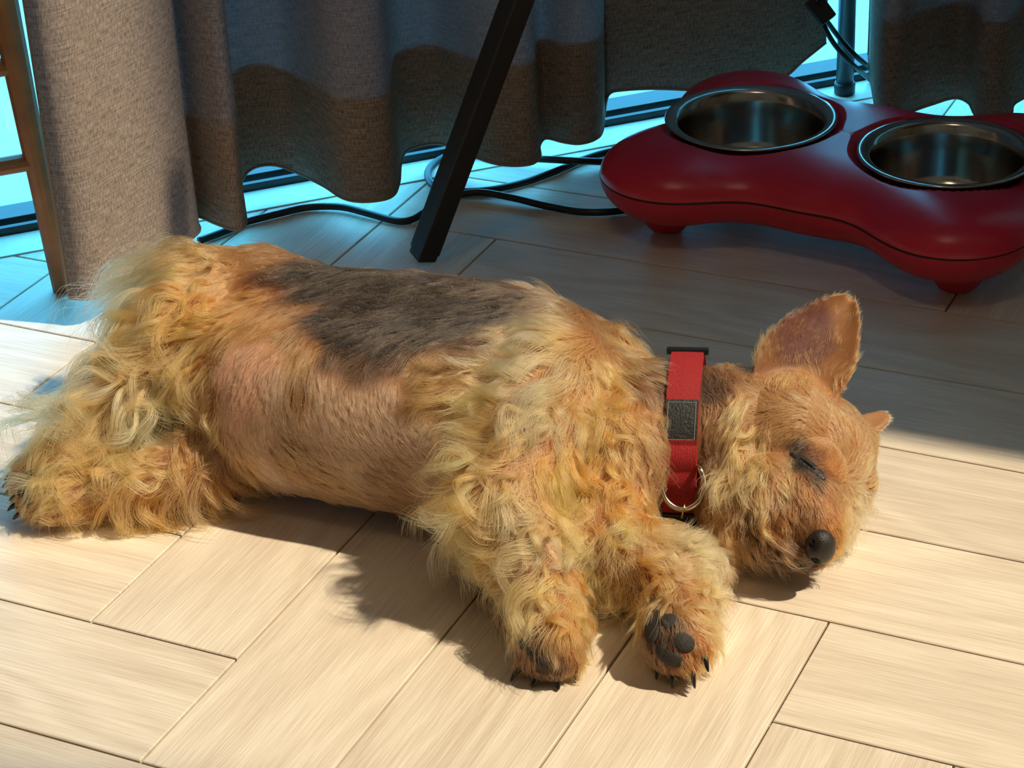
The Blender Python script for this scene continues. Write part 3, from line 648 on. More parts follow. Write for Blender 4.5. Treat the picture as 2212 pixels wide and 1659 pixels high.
# picture position, flow in the picture, length cm, colour, curl, lift, density
GD = [
 # rump and tail
 (310, 570, -1, .7, 3.0, 'G', .5, .2, .8), (350, 545, -1, .35, 2.6, 'G', .4, .15, .9), (420, 525, -1, .0, 2.4, 'G', .3, .35, 1), (500, 525, -1, -.05, 1.8, 'T', .15, .3, 1), (565, 560, -.9, -.2, 1.3, 'T', .1, .25, 1),
 (400, 590, -.9, .35, 3.0, 'G', .5, .4, 1), (480, 600, -.8, .3, 2.2, 'G', .3, .3, 1), (550, 640, -.8, .25, 1.8, 'O', .2, .3, 1), (330, 640, -1, .35, 3.6, 'G', .5, .45, 1), (440, 680, -.8, .35, 2.6, 'O', .5, .35, 1), (520, 700, -.6, .3, 1.6, 'O', .2, .25, .9),
 (290, 650, -1, .5, 3.8, 'PG', .4, .2, .8), (590, 600, -.9, .05, 1.2, 'DT', .1, .25, 1),
 # upper hind leg, long feathering
 (330, 720, -.9, .45, 5.0, 'G', .6, .4, 1), (260, 780, -.9, .45, 5.4, 'G', .6, .4, 1), (200, 850, -.8, .5, 5.2, 'G', .6, .4, 1), (150, 920, -.6, .7, 3.6, 'G', .5, .35, 1), (400, 760, -.7, .6, 3.6, 'G', .7, .4, 1),
 (360, 830, -.4, .9, 4.8, 'PG', .8, .4, 1), (300, 880, -.4, .9, 5.0, 'PG', .8, .4, 1), (230, 930, -.5, .8, 4.4, 'G', .6, .35, 1), (430, 830, -.3, .9, 3.0, 'G', .6, .3, .8),
 (110, 985, -.7, .5, 1.8, 'G', .3, .3, 1), (75, 1020, -.9, .3, .9, 'T', .2, .25, 1), (60, 1045, -.8, .4, .7, 'T', .2, .2, .9),
 # lower hind leg
 (150, 1060, -.8, .5, 2.0, 'G', .4, .35, 1), (220, 1050, -.9, .35, 2.8, 'G', .5, .3, 1), (300, 1040, -.9, .3, 2.8, 'G', .6, .3, 1), (380, 1020, -.6, .5, 2.6, 'G', .7, .3, 1), (330, 1075, -.1, .8, 2.8, 'O', .9, .3, 1), (230, 1085, -.2, .8, 2.4, 'O', .7, .3, 1), (440, 1040, .5, .6, 2.6, 'T', .5, .25, .9),
 (100, 1085, -.5, .6, 1.0, 'T', .3, .25, 1), (460, 980, -.5, .5, 1.4, 'T', .3, .2, .7), (520, 1000, .4, .6, 1.6, 'T', .3, .2, .8), (430, 930, -.5, .6, 1.6, 'T', .4, .2, .7),
 # groin and belly skin
 (500, 790, -.3, .8, .5, 'PK', 0, .15, .28), (540, 840, -.1, 1, .4, 'PK', 0, .12, .25), (580, 770, -.2, .9, .5, 'PK', 0, .15, .3), (520, 890, -.1, 1, .5, 'PK', 0, .15, .3), (560, 930, .2, 1, .6, 'BB', .1, .15, .5), (460, 770, -.5, .6, 1.2, 'O', .3, .2, .6), (440, 860, -.2, 1, 1.8, 'G', .4, .2, .5), (600, 830, 0, 1, .7, 'BB', .05, .15, .6),
 (620, 740, -.3, .9, 1.3, 'T', .1, .25, .9), (590, 700, -.6, .6, 1.4, 'O', .1, .25, 1), (660, 760, -.2, 1, 1.2, 'G', .1, .2, .9), (640, 850, .0, 1, .9, 'T', .05, .2, .8), (700, 830, .2, 1, .8, 'BB', .05, .15, .8), (690, 920, .3, .9, .7, 'BB', .05, .15, .7), (760, 880, .3, .9, .6, 'BB', 0, .12, .7),
 (820, 930, .5, .8, .6, 'BB', 0, .12, .7), (760, 980, .6, .6, .7, 'BB', .05, .15, .8), (850, 850, .4, .8, .7, 'BB', .05, .15, .8), (900, 920, .5, .6, .7, 'BB', .05, .15, .8), (620, 990, .6, .6, 1.0, 'T', .1, .2, .9), (700, 1040, .8, .4, 1.0, 'T', .1, .2, .9), (830, 1050, .9, .2, .9, 'T', .05, .2, .9), (950, 1060, .9, .3, .9, 'BB', .05, .2, .9), (960, 980, .6, .5, .8, 'BB', .05, .15, .8), (560, 1010, .6, .7, 1.0, 'BB', .1, .2, .8),
 # back: dark saddle
 (640, 595, -1, .1, 1.1, 'DK', .05, .2, 1), (700, 590, -1, .05, 1.0, 'DK', .05, .2, 1), (800, 610, -1, .05, 1.0, 'DK', .05, .2, 1), (900, 640, -1, .05, 1.0, 'DK', .05, .2, 1), (1000, 670, -1, .05, 1.0, 'DK', .05, .2, 1), (1090, 688, -1, .1, 1.2, 'DK', .05, .2, 1), (920, 740, -1, .3, 1.1, 'DK', .05, .2, 1), (840, 760, -.8, .4, 1.1, 'DK', .05, .2, 1), (760, 740, -.8, .4, 1.1, 'DK', .05, .2, 1), (700, 690, -.9, .25, 1.1, 'DK', .05, .2, 1), (680, 640, -1, .15, 1.1, 'DK', .05, .2, 1), (640, 680, -.8, .35, 1.2, 'T', .05, .2, 1), (740, 600, -1, .05, 1.0, 'DK', .05, .2, 1), (760, 660, -1, .1, 1.1, 'DK', .05, .2, 1), (720, 720, -.8, .4, 1.1, 'DK', .05, .2, 1), (800, 730, -.8, .4, 1.1, 'DK', .05, .2, 1), (850, 630, -1, .0, 1.0, 'DK', .05, .2, 1), (880, 700, -1, .2, 1.1, 'DK', .05, .2, 1),
 (950, 660, -1, .0, 1.1, 'DK', .05, .2, 1), (980, 720, -1, .15, 1.2, 'DK', .05, .2, 1), (1050, 690, -1, .1, 1.2, 'DK', .05, .2, 1), (780, 790, -.5, .7, 1.0, 'DT', .05, .2, .95), (860, 780, -.5, .5, 1.2, 'DT', .1, .25, .95), (920, 790, -.7, .4, 1.6, 'T', .2, .3, 1), (880, 840, -.4, .6, 1.2, 'T', .1, .2, .9), (720, 780, -.2, .9, 1.0, 'DT', .05, .2, .95), (1040, 760, -.8, .2, 1.8, 'DT', .15, .3, 1), (960, 880, -.6, .5, 1.4, 'T', .2, .25, .9),
 # shoulder
 (1110, 720, -.9, .2, 2.0, 'PG', .2, .35, 1), (1180, 710, -.8, .2, 2.6, 'PG', .2, .35, 1), (1250, 730, -.6, .3, 2.6, 'G', .25, .35, 1), (1060, 800, -.9, .3, 2.6, 'PG', .3, .35, 1), (1140, 800, -.7, .6, 3.0, 'PG', .3, .35, 1), (1220, 790, -.7, .6, 3.0, 'PG', .3, .35, 1), (1300, 790, -.3, .7, 2.4, 'G', .3, .35, 1), (1000, 840, -.9, .2, 2.2, 'G', .3, .35, 1),
 (1080, 890, -.7, .6, 2.8, 'G', .4, .4, 1), (1180, 880, -.4, .8, 2.8, 'PG', .5, .4, 1), (1260, 880, -.2, .9, 2.4, 'G', .5, .4, 1), (1330, 860, 0, .9, 2.2, 'O', .4, .4, 1), (1330, 760, .1, .3, 2.2, 'T', .3, .45, .9), (1380, 820, .2, .3, 1.9, 'DT', .2, .4, .9),
 (1040, 960, -.8, .5, 3.0, 'G', .5, .4, 1), (1120, 970, -.6, .7, 3.0, 'G', .6, .4, 1), (1210, 960, -.3, .8, 2.4, 'O', .6, .4, 1), (1290, 950, -.1, .9, 2.0, 'O', .5, .4, 1), (1370, 930, 0, 1, 1.8, 'T', .3, .3, 1), (1400, 1000, 0, 1, 1.6, 'T', .3, .3, 1),
 # upper foreleg
 (1040, 1060, -.9, .35, 3.2, 'G', .5, .4, 1), (1040, 1140, -.9, .35, 3.4, 'G', .6, .4, 1), (1080, 1200, -.8, .5, 3.2, 'G', .7, .35, 1), (1120, 1080, -.5, .8, 2.8, 'PG', .8, .4, 1), (1180, 1080, -.2, .9, 2.6, 'G', .9, .45, 1), (1180, 1170, -.2, 1, 2.6, 'PG', 1, .45, 1), (1130, 1240, -.3, .9, 2.4, 'G', .6, .35, 1), (1190, 1260, 0, 1, 2.2, 'G', .8, .35, 1), (1230, 1240, .2, 1, 2.0, 'O', .7, .35, 1),
 (1160, 1330, -.2, 1, 1.4, 'G', .3, .3, 1), (1220, 1340, .3, .9, 1.5, 'O', .3, .3, 1), (1150, 1385, -.2, .8, .8, 'DT', .2, .25, 1), (1200, 1390, .1, .9, 1.0, 'T', .2, .25, 1), (1240, 1390, .4, .8, 1.1, 'O', .2, .3, 1), (1185, 1430, 0, .9, .3, 'DT', .1, .2, 1),
 # chest
 (1300, 1040, 0, 1, 2.0, 'O', .5, .4, 1), (1250, 1080, -.1, 1, 2.2, 'G', .6, .4, 1), (1370, 1080, .1, 1, 1.8, 'O', .4, .35, 1), (1320, 1130, .2, .9, 2.0, 'G', .5, .35, 1), (1250, 1170, 0, 1, 2.2, 'G', .7, .4, 1),
 # lower foreleg
 (1350, 1190, .6, .3, 2.0, 'G', .4, .35, 1), (1430, 1190, .9, .2, 2.0, 'PG', .5, .35, 1), (1490, 1220, .7, .6, 1.8, 'PG', .7, .35, 1), (1500, 1270, .4, .9, 1.5, 'G', .6, .35, 1), (1400, 1240, .3, .6, 2.0, 'O', .5, .3, 1), (1320, 1250, -.5, .7, 2.2, 'G', .6, .35, 1), (1380, 1290, -.4, .8, 1.6, 'T', .4, .3, 1), (1450, 1280, .1, 1, 1.3, 'T', .3, .3, 1),
 (1510, 1330, .4, .9, 1.2, 'G', .4, .35, 1), (1450, 1370, 0, 1, .4, 'DT', .1, .2, .8), (1500, 1390, .3, 1, .8, 'O', .2, .3, 1), (1410, 1370, -.2, .8, .5, 'DT', .1, .2, .9),
 # neck
 (1430, 840, .1, .2, 1.4, 'DT', .2, .35, 1), (1440, 900, .1, .9, 1.0, 'T', .2, .25, 1), (1430, 1000, 0, 1, 1.0, 'T', .2, .2, 1), (1480, 880, .1, 1, .3, 'T', .0, .1, 1), (1480, 1000, 0, 1, .3, 'T', .0, .1, 1), (1540, 850, .2, .5, .9, 'DT', .1, .25, 1), (1550, 900, -.2, 1, 1.2, 'T', .2, .25, 1), (1540, 980, -.1, 1, 1.2, 'T', .2, .25, 1), (1530, 1060, -.1, 1, 1.2, 'T', .2, .25, 1),
 # face
 (1600, 880, -.4, .9, 1.4, 'FC', .25, .3, 1), (1590, 950, -.3, 1, 1.8, 'FC', .3, .35, 1), (1570, 1030, -.1, 1, 1.8, 'FC', .3, .35, 1), (1640, 930, -.2, 1, 1.5, 'FC', .3, .35, 1), (1630, 1010, .1, 1, 1.6, 'FC', .3, .35, 1), (1660, 1060, .4, .9, 1.4, 'FC', .25, .3, 1), (1570, 1110, .1, 1, 1.4, 'T', .3, .3, 1), (1690, 990, .3, .9, .9, 'FC', .2, .3, 1),
 (1660, 870, -.9, -.1, 1.1, 'FC', .15, .25, 1), (1720, 880, -.9, -.3, .9, 'FC', .1, .25, 1), (1780, 900, -.6, -.6, .8, 'FC', .1, .25, 1), (1710, 930, -.7, .2, .8, 'FC', .1, .25, 1), (1770, 950, -.5, -.4, .7, 'G', .1, .25, 1), (1820, 960, -.2, -.7, .7, 'FC', .1, .25, 1), (1850, 1010, .3, -.2, .8, 'FC', .1, .3, 1), (1800, 1010, .2, -.2, .5, 'O', .05, .25, 1), (1790, 1050, .5, .2, .8, 'FC', .2, .3, 1), (1840, 1060, .6, .7, 1.6, 'PG', .5, .4, .9), (1820, 1095, .5, .9, 1.6, 'G', .5, .4, .8),
 # muzzle
 (1740, 1070, .1, .3, .5, 'O', .1, .25, 1), (1700, 1080, -.2, .8, 1.0, 'MZ', .2, .3, 1), (1750, 1110, -.1, .6, .6, 'MZ', .1, .25, 1), (1680, 1120, .3, .8, 1.5, 'MZ', .3, .35, 1), (1640, 1090, .4, .7, 1.5, 'FC', .3, .35, 1), (1620, 1140, .6, .5, 1.6, 'BK', .3, .35, 1), (1660, 1170, .8, .3, 1.7, 'DT', .3, .35, 1), (1640, 1190, .8, .3, 1.5, 'BK', .3, .3, 1), (1700, 1190, .8, .3, 1.1, 'DT', .2, .3, 1), (1730, 1150, .2, .6, .5, 'MZ', .1, .25, 1), (1720, 1212, .8, .2, .6, 'BK', .1, .2, 1), (1590, 1150, .4, .7, 1.4, 'T', .3, .3, 1), (1790, 1100, .3, .7, .8, 'O', .2, .3, 1), (1795, 1140, .5, .6, .9, 'O', .3, .35, .9),
 (1728, 1000, -.3, .3, .4, 'BK', 0, .2, 1), (1722, 965, -.3, .3, .4, 'BK', 0, .2, 1), (1772, 1042, .2, .3, .4, 'BK', 0, .2, 1), (1764, 985, .3, -.3, .4, 'MZ', 0, .2, 1), (1700, 1040, -.1, .9, 1.0, 'G', .2, .3, 1), (1775, 1020, .3, -.2, .4, 'MZ', 0, .2, 1),
 # upright ear and the small far ear
 (1640, 800, -.1, -1, 1.0, 'T', .1, .25, 1), (1640, 760, .2, -1, .9, 'T', .1, .25, 1), (1680, 700, .5, -.9, .7, 'O', .05, .25, 1), (1760, 650, .8, -.5, .5, 'G', .05, .2, 1), (1835, 655, .6, -.8, .4, 'G', .0, .2, 1), (1835, 720, .4, -.8, .5, 'G', .05, .25, 1), (1800, 790, .5, -.7, .7, 'G', .05, .25, 1), (1760, 700, .4, -.9, .5, 'EI', 0, .55, .9), (1720, 760, .3, -1, .5, 'EI', 0, .55, .9), (1770, 760, .3, -1, .5, 'EI', 0, .55, .9), (1740, 810, .0, -1, .9, 'FC', .1, .35, .8), (1690, 830, .1, -1, 1.0, 'G', .1, .3, 1), (1765, 835, .5, -.5, .7, 'G', .1, .3, 1),
 (1880, 930, .9, -.3, .7, 'FC', .1, .3, 1), (1915, 912, .9, -.3, .5, 'FC', .1, .3, 1),
]
gp, gt, gl, gc, gs, gk, gf, gden = [], [], [], [], [], [], [], []
for px, py, dx, dy, l, col, cu, li, de in GD:
    loc, no = hit(px, py)
    if loc is None: continue
    t = RI*dx - UPV*dy; t = (t - no*t.dot(no))
    if t.length < 1e-4: t = no.orthogonal()
    gp.append(loc[:]); gt.append(t.normalized()[:]); gl.append(l/100); gc.append(C_[col]); gs.append(SKIN[col]); gk.append(cu); gf.append(li); gden.append(de)
gp, gt, gl, gc, gs, gk, gf, gden = map(np.array, (gp, gt, gl, gc, gs, gk, gf, gden))
def field(X):
    """smooth blend of the guides at points X"""
    T, Ls, Cc, Sk, Cu, Li, De = [], [], [], [], [], [], []
    for i in range(0, len(X), 20000):
        x = X[i:i+20000]
        d2 = ((x[:, None, :] - gp[None])**2).sum(2)
        w_ = 1/(d2 + 2e-5)**2.6; w_ /= w_.sum(1, keepdims=True)
        T.append(w_@gt); Ls.append(w_@gl); Cc.append(w_@gc); Sk.append(w_@gs); Cu.append(w_@gk); Li.append(w_@gf); De.append(w_@gden)
    return [np.concatenate(a) for a in (T, Ls, Cc, Sk, Cu, Li, De)]
# skin tint and painted under-coat shade stored on the body
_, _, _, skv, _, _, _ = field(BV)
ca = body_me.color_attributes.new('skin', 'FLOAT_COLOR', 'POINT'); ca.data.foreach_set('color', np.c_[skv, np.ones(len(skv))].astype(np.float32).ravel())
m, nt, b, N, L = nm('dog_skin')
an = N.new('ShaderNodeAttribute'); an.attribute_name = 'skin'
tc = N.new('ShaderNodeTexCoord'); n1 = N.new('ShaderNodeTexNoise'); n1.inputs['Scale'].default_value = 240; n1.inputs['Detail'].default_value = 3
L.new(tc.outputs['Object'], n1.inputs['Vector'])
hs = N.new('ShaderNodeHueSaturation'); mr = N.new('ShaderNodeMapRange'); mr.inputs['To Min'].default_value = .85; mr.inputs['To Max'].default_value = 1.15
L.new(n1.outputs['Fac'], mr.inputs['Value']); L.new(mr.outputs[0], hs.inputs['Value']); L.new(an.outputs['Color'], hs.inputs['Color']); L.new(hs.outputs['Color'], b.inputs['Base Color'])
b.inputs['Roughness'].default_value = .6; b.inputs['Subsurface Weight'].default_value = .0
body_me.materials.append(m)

def hair_mat():
    m, nt, b, N, L = nm('dog_hair'); out = N['Material Output']; N.remove(b)
    h = N.new('ShaderNodeBsdfHairPrincipled'); h.parametrization = 'COLOR'
    a = N.new('ShaderNodeAttribute'); a.attribute_name = 'hair_col'
    L.new(a.outputs['Color'], h.inputs['Color']); h.inputs['Roughness'].default_value = .42; h.inputs['Radial Roughness'].default_value = .6
    L.new(h.outputs[0], out.inputs['Surface']); return m
M_hair = hair_mat()

# sample roots
body_me.calc_loop_triangles()
nt_ = len(body_me.loop_triangles); TI = np.empty(nt_*3, np.int32); body_me.loop_triangles.foreach_get('vertices', TI); TI = TI.reshape(-1, 3)
tv = BV[TI]; fn = np.cross(tv[:, 1]-tv[:, 0], tv[:, 2]-tv[:, 0]); ar = np.linalg.norm(fn, axis=1)/2; fn /= (2*ar[:, None] + 1e-12)
cen = tv.mean(1)
vn = np.zeros_like(BV)
for k in range(3): np.add.at(vn, TI[:, k], fn*ar[:, None])
vn /= np.linalg.norm(vn, axis=1)[:, None] + 1e-12
_, fl_, _, _, _, _, fd_ = field(cen)
KEEP = []                                        # bare spots: (centre, radius)
def bare(px, py, r):
    loc, no = hit(px, py)
    if loc is not None: KEEP.append((np.array(loc), r))
for q in [(1745, 1002, .0048), (1734, 984, .0030), (1757, 1024, .0030), (1771, 1178, .0085), (1773, 1192, .0075), (1768, 1164, .006), (1408, 1350, .0065), (1410, 1366, .005), (1420, 1300, .0035), (1442, 1340, .0042), (1478, 1388, .0048), (1452, 1425, .0045), (1430, 1405, .003), (48, 1040, .003), (60, 1026, .003), (1150, 1408, .003), (1172, 1428, .003), (1204, 1442, .0045), (1230, 1430, .0042), (1170, 1440, .0035)]: bare(*q)
dens = fd_*np.clip(1.25 - fl_/.05, .55, 1.2)
dens = np.where((fn[:, 2] < -.55) & (cen[:, 2] < .02), 0, dens)
# nothing grows under the collar band
NA0, NA1 = at(1400, 946, .050), at(1560, 946, .050); nax = np.array((NA1-NA0).normalized()); ncen = np.array(at(1479, 942, .050))
along = (cen - ncen)@nax; near = np.linalg.norm(cen - ncen, axis=1) < .07
dens = np.where(near & (np.abs(along) < .0112), 0, dens)
NH = 155000
wts = ar*dens; wts /= wts.sum()
fi = rng.choice(nt_, NH, p=wts)
u = rng.random((NH, 2)); su = np.sqrt(u[:, 0]); bc = np.c_[1-su, su*(1-u[:, 1]), su*u[:, 1]]
RO = (tv[fi]*bc[:, :, None]).sum(1); RN = (vn[TI[fi]]*bc[:, :, None]).sum(1); RN /= np.linalg.norm(RN, axis=1)[:, None]
ok = np.ones(NH, bool)
for c, r in KEEP: ok &= np.linalg.norm(RO - c, axis=1) > r
RO, RN = RO[ok], RN[ok]; NH = len(RO)
T, HL, HCOL, _, CU, LI, _ = field(RO); _L0 = HL.copy()
# clumps: thin ones in the short coat, thick locks in the long feathering
T = T - RN*(T*RN).sum(1)[:, None]; T /= np.linalg.norm(T, axis=1)[:, None] + 1e-9
longf = np.clip(HL/.03, .12, 1.4)
nc = NH//15
pc = 1/(.35 + 2.6*longf**1.3); pc /= pc.sum()
def nearest(idx):
    k_ = KDTree(len(idx))
    for k, i in enumerate(idx): k_.insert(Vector(RO[i] + RN[i]*.01), k)
    k_.balance(); return k_
ci = rng.choice(NH, nc, replace=False, p=pc); kd = nearest(ci)
cl = np.array([kd.find(Vector(p))[1] for p in RO + RN*.01 + T*rng.normal(0, .0012, (NH, 1))]); croot = RO[ci][cl]
def crand(lo, hi): return (lo + (hi-lo)*rng.random(nc))[cl]
def srand(lo, hi): return lo + (hi-lo)*rng.random(NH)
nb = max(40, nc//14); bi = rng.choice(ci, nb, replace=False); kd2 = nearest(bi)
bl = np.array([kd2.find(Vector(RO[i] + RN[i]*.01))[1] for i in ci])[cl]
def brand(lo, hi): return (lo + (hi-lo)*rng.random(nb))[bl]
B_ = np.cross(RN, T)
ang = brand(-.75, .75)*longf + crand(-.4, .4)*(.35 + .65*longf) + srand(-.10, .10)
T2 = T*np.cos(ang)[:, None] + B_*np.sin(ang)[:, None]; B2 = np.cross(RN, T2)
HL = HL*1.12*brand(.8, 1.25)*crand(.7, 1.25)*srand(.75, 1.08)
lock = (rng.random(nc) < .45)[cl] & (CU > .28)
HL[lock] *= 1.4; LI[lock] *= 1.5; CU = np.where(lock, CU*1.7, CU)
al_ = np.abs((RO - ncen)@nax); nr_ = np.linalg.norm(RO - ncen, axis=1) < .075
HL = np.where(nr_, HL*np.clip((al_ - .002)/.022, .4, 1), HL); lock &= ~nr_
stray = (rng.random(NH) < .05) & ~lock & ~nr_; HL[stray] *= 1.25
LI = LI*brand(.6, 1.6)*crand(.5, 1.6) + srand(-.05, .08)
phase = brand(0, 2*np.pi) + crand(-.8, .8); freq = brand(.4, .95)*crand(.85, 1.15); freq = np.where(lock, freq*1.35, freq); csgn = np.where(brand(0, 1) > .5, 1.0, -1.0)
KS = 8
pts = np.empty((NH, KS, 3)); pts[:, 0] = RO - RN*.0006
step = (HL/(KS-1))[:, None]
cx_ = CU*1.9*crand(.6, 1.3)
for k in range(1, KS):
    t = (k-.5)/(KS-1)
    a = 2*np.pi*freq*t*csgn + phase
    d = T2 + RN*(LI*(1-1.35*t))[:, None] + (B2*np.cos(a)[:, None] + RN*(.45*np.sin(a))[:, None])*(cx_*min(1, .25+t))[:, None]
    d[:, 2] -= .35*t*np.clip(HL/.03, 0, 1.4)
    d /= np.linalg.norm(d, axis=1)[:, None]
    pts[:, k] = pts[:, k-1] + d*step
tt = np.linspace(0, 1, KS)
cf = np.clip(.45 + .55*longf, 0, .95)*srand(.75, 1.0)*np.where(stray, .3, 1); cf = np.where(lock, srand(.9, 1.0), cf)
off = croot - RO; off -= RN*(off*RN).sum(1)[:, None]
mxo = np.linalg.norm(off, axis=1); off *= np.minimum(1, np.where(lock, .5, .35)*HL/(mxo+1e-9))[:, None]
pts += off[:, None, :]*(cf[:, None]*tt[None]**1.15)[:, :, None]
# separate curly locks lying over the feathering of the legs, chest and rump
NL, NS = 300, 38
pl = np.where((CU > .42) & (HL > .016), 1.0, 0.0); pl /= pl.sum()
li_ = rng.choice(NH, NL, replace=False, p=pl)
def lr(lo, hi): return lo + (hi-lo)*rng.random(NL)
lT, lB, lN, lL = T[li_], B_[li_], RN[li_], np.clip(_L0[li_]*lr(1.15, 1.75), .02, .065)
a0 = lr(-.8, .8); lT, lB = lT*np.cos(a0)[:, None] + lB*np.sin(a0)[:, None], lB*np.cos(a0)[:, None] - lT*np.sin(a0)[:, None]
lA, lF, lP, lS = lr(.9, 2.3), lr(.5, 1.15), lr(0, 2*np.pi), np.where(rng.random(NL) > .5, 1.0, -1.0)
path = np.empty((NL, KS, 3)); path[:, 0] = RO[li_]
for k in range(1, KS):
    t = (k-.5)/(KS-1); a = 2*np.pi*lF*t*lS + lP
    d = lT + lN*(.75*(1-1.7*t)) + (lB*np.cos(a)[:, None] + lN*(.5*np.sin(a))[:, None])*(lA*min(1, .3+t))[:, None]
    d[:, 2] -= .5*t; d /= np.linalg.norm(d, axis=1)[:, None]; path[:, k] = path[:, k-1] + d*(lL/(KS-1))[:, None]
th = 2*np.pi*rng.random((NL, NS)); rr_ = np.sqrt(rng.random((NL, NS)))*lr(.0022, .0042)[:, None]
prof = np.interp(np.linspace(0, 1, KS), [0, .25, .7, 1], [1, .75, .5, .32])
o2 = (lB[:, None, :]*np.cos(th)[..., None] + (lN*.6)[:, None, :]*np.sin(th)[..., None] + lT[:, None, :]*(rng.random((NL, NS, 1))-.5))*rr_[..., None]
lp = (path[:, None] + o2[:, :, None, :]*prof[None, None, :, None]).reshape(-1, KS, 3)
lp += rng.normal(0, .0013, (NL*NS, 1, 3))*np.linspace(0, 1, KS)[None, :, None]
keep_ = (.72 + .28*rng.random(NL*NS))[:, None, None]; lp = lp[:, :1] + (lp - lp[:, :1])*keep_
ll = np.repeat(lL, NS); lc = np.repeat(np.clip(HCOL[li_]*lr(.72, 1.08)[:, None], 0, .9), NS, 0)
pts = np.concatenate([pts, lp]); RO = np.concatenate([RO, np.repeat(RO[li_], NS, 0)]); HL = np.concatenate([HL, ll]); HCOL = np.concatenate([HCOL, lc])
one = np.ones(NL*NS); lock_tone = np.concatenate([brand(.82, 1.15)*crand(.75, 1.22)*srand(.88, 1.12)*np.where(lock, 1.12, .96), np.repeat(lr(.9, 1.08), NS)*(.85 + .3*rng.random(NL*NS))])
N0H = NH; NH = NH + NL*NS
def srand(lo, hi): return lo + (hi-lo)*rng.random(NH)
# keep strands out of the body and above the floor
X = pts[:, 1:].reshape(-1, 3); best = np.full(len(X), 9.0); gx = np.zeros_like(X)
for A, ra, B, rb in CAPS:
    A, B = np.array(A), np.array(B); ab = B-A; q = max(ab@ab, 1e-12)
    h = np.clip(((X-A)@ab)/q, 0, 1); v = X - A - h[:, None]*ab; dl = np.sqrt((v*v).sum(1)) + 1e-9; s_ = dl - (ra + (rb-ra)*h)
    m_ = s_ < best; best[m_] = s_[m_]; gx[m_] = v[m_]/dl[m_][:, None]
push = np.clip(.0007 - best, 0, .02); X += gx*push[:, None]
X[:, 2] = np.maximum(X[:, 2], .0007); pts[:, 1:] = X.reshape(NH, KS-1, 3)
# colours: darker roots, partly painted shade between locks; paler tips, per-clump tone
tone = lock_tone[:, None, None]
dark = (HCOL.mean(1) < .075)
mixt = (dark & (rng.random(NH) < .22))
HCOL[mixt] = C_['T']*.8
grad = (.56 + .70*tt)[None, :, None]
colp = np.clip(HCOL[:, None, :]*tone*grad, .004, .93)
rad0 = np.where(HL > .015, .000136, .000108)*srand(.75, 1.2)
radp = rad0[:, None]*np.interp(tt, [0, .5, 1], [1, .85, .22])[None]

def region(p):   # split the coat by body part for naming
    q = np.array(p) - np.array(CAM); zz = q@np.array(FWD); sx = IW/2 + FPX*(q@np.array(RI))/zz; sy = IH/2 - FPX*(q@np.array(UPV))/zz
    r = np.zeros(len(p), int)
    r[(sx > 1480)] = 1                                   # head
    r[(sx <= 1480) & (sy > 1110) & (sx > 960)] = 2       # forelegs
    r[(sx < 470) & (sy > 640)] = 3                       # hind legs
    return r
rg_ = region(RO)
def strands(name, sel, parent):
    n = int(sel.sum()); cu = bpy.data.hair_curves.new(name); cu.add_curves([KS]*n)
    o = bpy.data.objects.new(name, cu); link(o); o.parent = parent; o.matrix_parent_inverse = Matrix.Translation(DGO).inverted()
    cu.attributes['position'].data.foreach_set('vector', pts[sel].astype(np.float32).ravel())
    ra_ = cu.attributes.get('radius') or cu.attributes.new('radius', 'FLOAT', 'POINT')
    ra_.data.foreach_set('value', radp[sel].astype(np.float32).ravel())
    ca_ = cu.attributes.new('hair_col', 'FLOAT_COLOR', 'POINT')
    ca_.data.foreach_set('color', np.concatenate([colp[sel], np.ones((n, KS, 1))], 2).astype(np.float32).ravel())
    cu.materials.append(M_hair); o['kind'] = 'stuff'; return o
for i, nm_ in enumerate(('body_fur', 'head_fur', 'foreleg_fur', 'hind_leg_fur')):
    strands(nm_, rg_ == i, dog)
# ------------------------------------------------------------------ nose, eye, claws, pads
def dpart(name, bm, mat, parent=None, smooth=True):
    o = mesh_obj(name, bm, mat, None, smooth); o.parent = parent or dog
    o.matrix_parent_inverse = Matrix.Translation(DGO).inverted() if parent is None else Matrix.Identity(4)
    return o
def ellipsoid(bm, c, ax, ay, az, u=28, v=18, fn_=None):
    c, ax, ay, az = map(Vector, (c, ax, ay, az)); rows = []
    for i in range(v+1):
        th = math.pi*i/v
        row = [(math.sin(th)*math.cos(2*math.pi*k/u), math.sin(th)*math.sin(2*math.pi*k/u), math.cos(th)) for k in range(u if 0 < i < v else 1)]
        vs = []
        for p in row:
            q = c + ax*p[0] + ay*p[1] + az*p[2]
            if fn_: q = fn_(q, Vector(p))
            vs.append(bm.verts.new(q))
        rows.append(vs)
    for A, B in zip(rows[:-1], rows[1:]):
        for k in range(u):
            f = []
            for w_ in (A[k % len(A)], A[(k+1) % u % len(A)], B[(k+1) % u % len(B)], B[k % len(B)]):
                if w_ not in f: f.append(w_)
            if len(f) > 2: bm.faces.new(f)
M_nose = plain('dog_nose', (34, 28, 27), .38, spec=.5, noise=.25, nscale=500, bump=.5, bscale=1500)
M_claw = plain('dog_claw', (26, 22, 22), .3, spec=.5, noise=.2, nscale=300)
M_pad = plain('paw_pad', (44, 38, 36), .7, noise=.2, nscale=400, bump=.6, bscale=1200)
M_lid = plain('dark_eyelid', (34, 26, 25), .5, noise=.25, nscale=300, bump=.4, bscale=900)
M_eye = plain('dog_eye', (18, 14, 14), .08, spec=.7)
M_dark = plain('nostril_dark', (8, 6, 6), .8)
nl, nn0 = hit(1771, 1179); nd = (nl - at(1740, 1100, .040)).normalized(); NZ = nl + nd*.0010
tall = (UPV*1.0 - RI*.12); tall = (tall - nd*tall.dot(nd)).normalized(); wid = nd.cross(tall)
if wid.dot(RI) < 0: wid = -wid
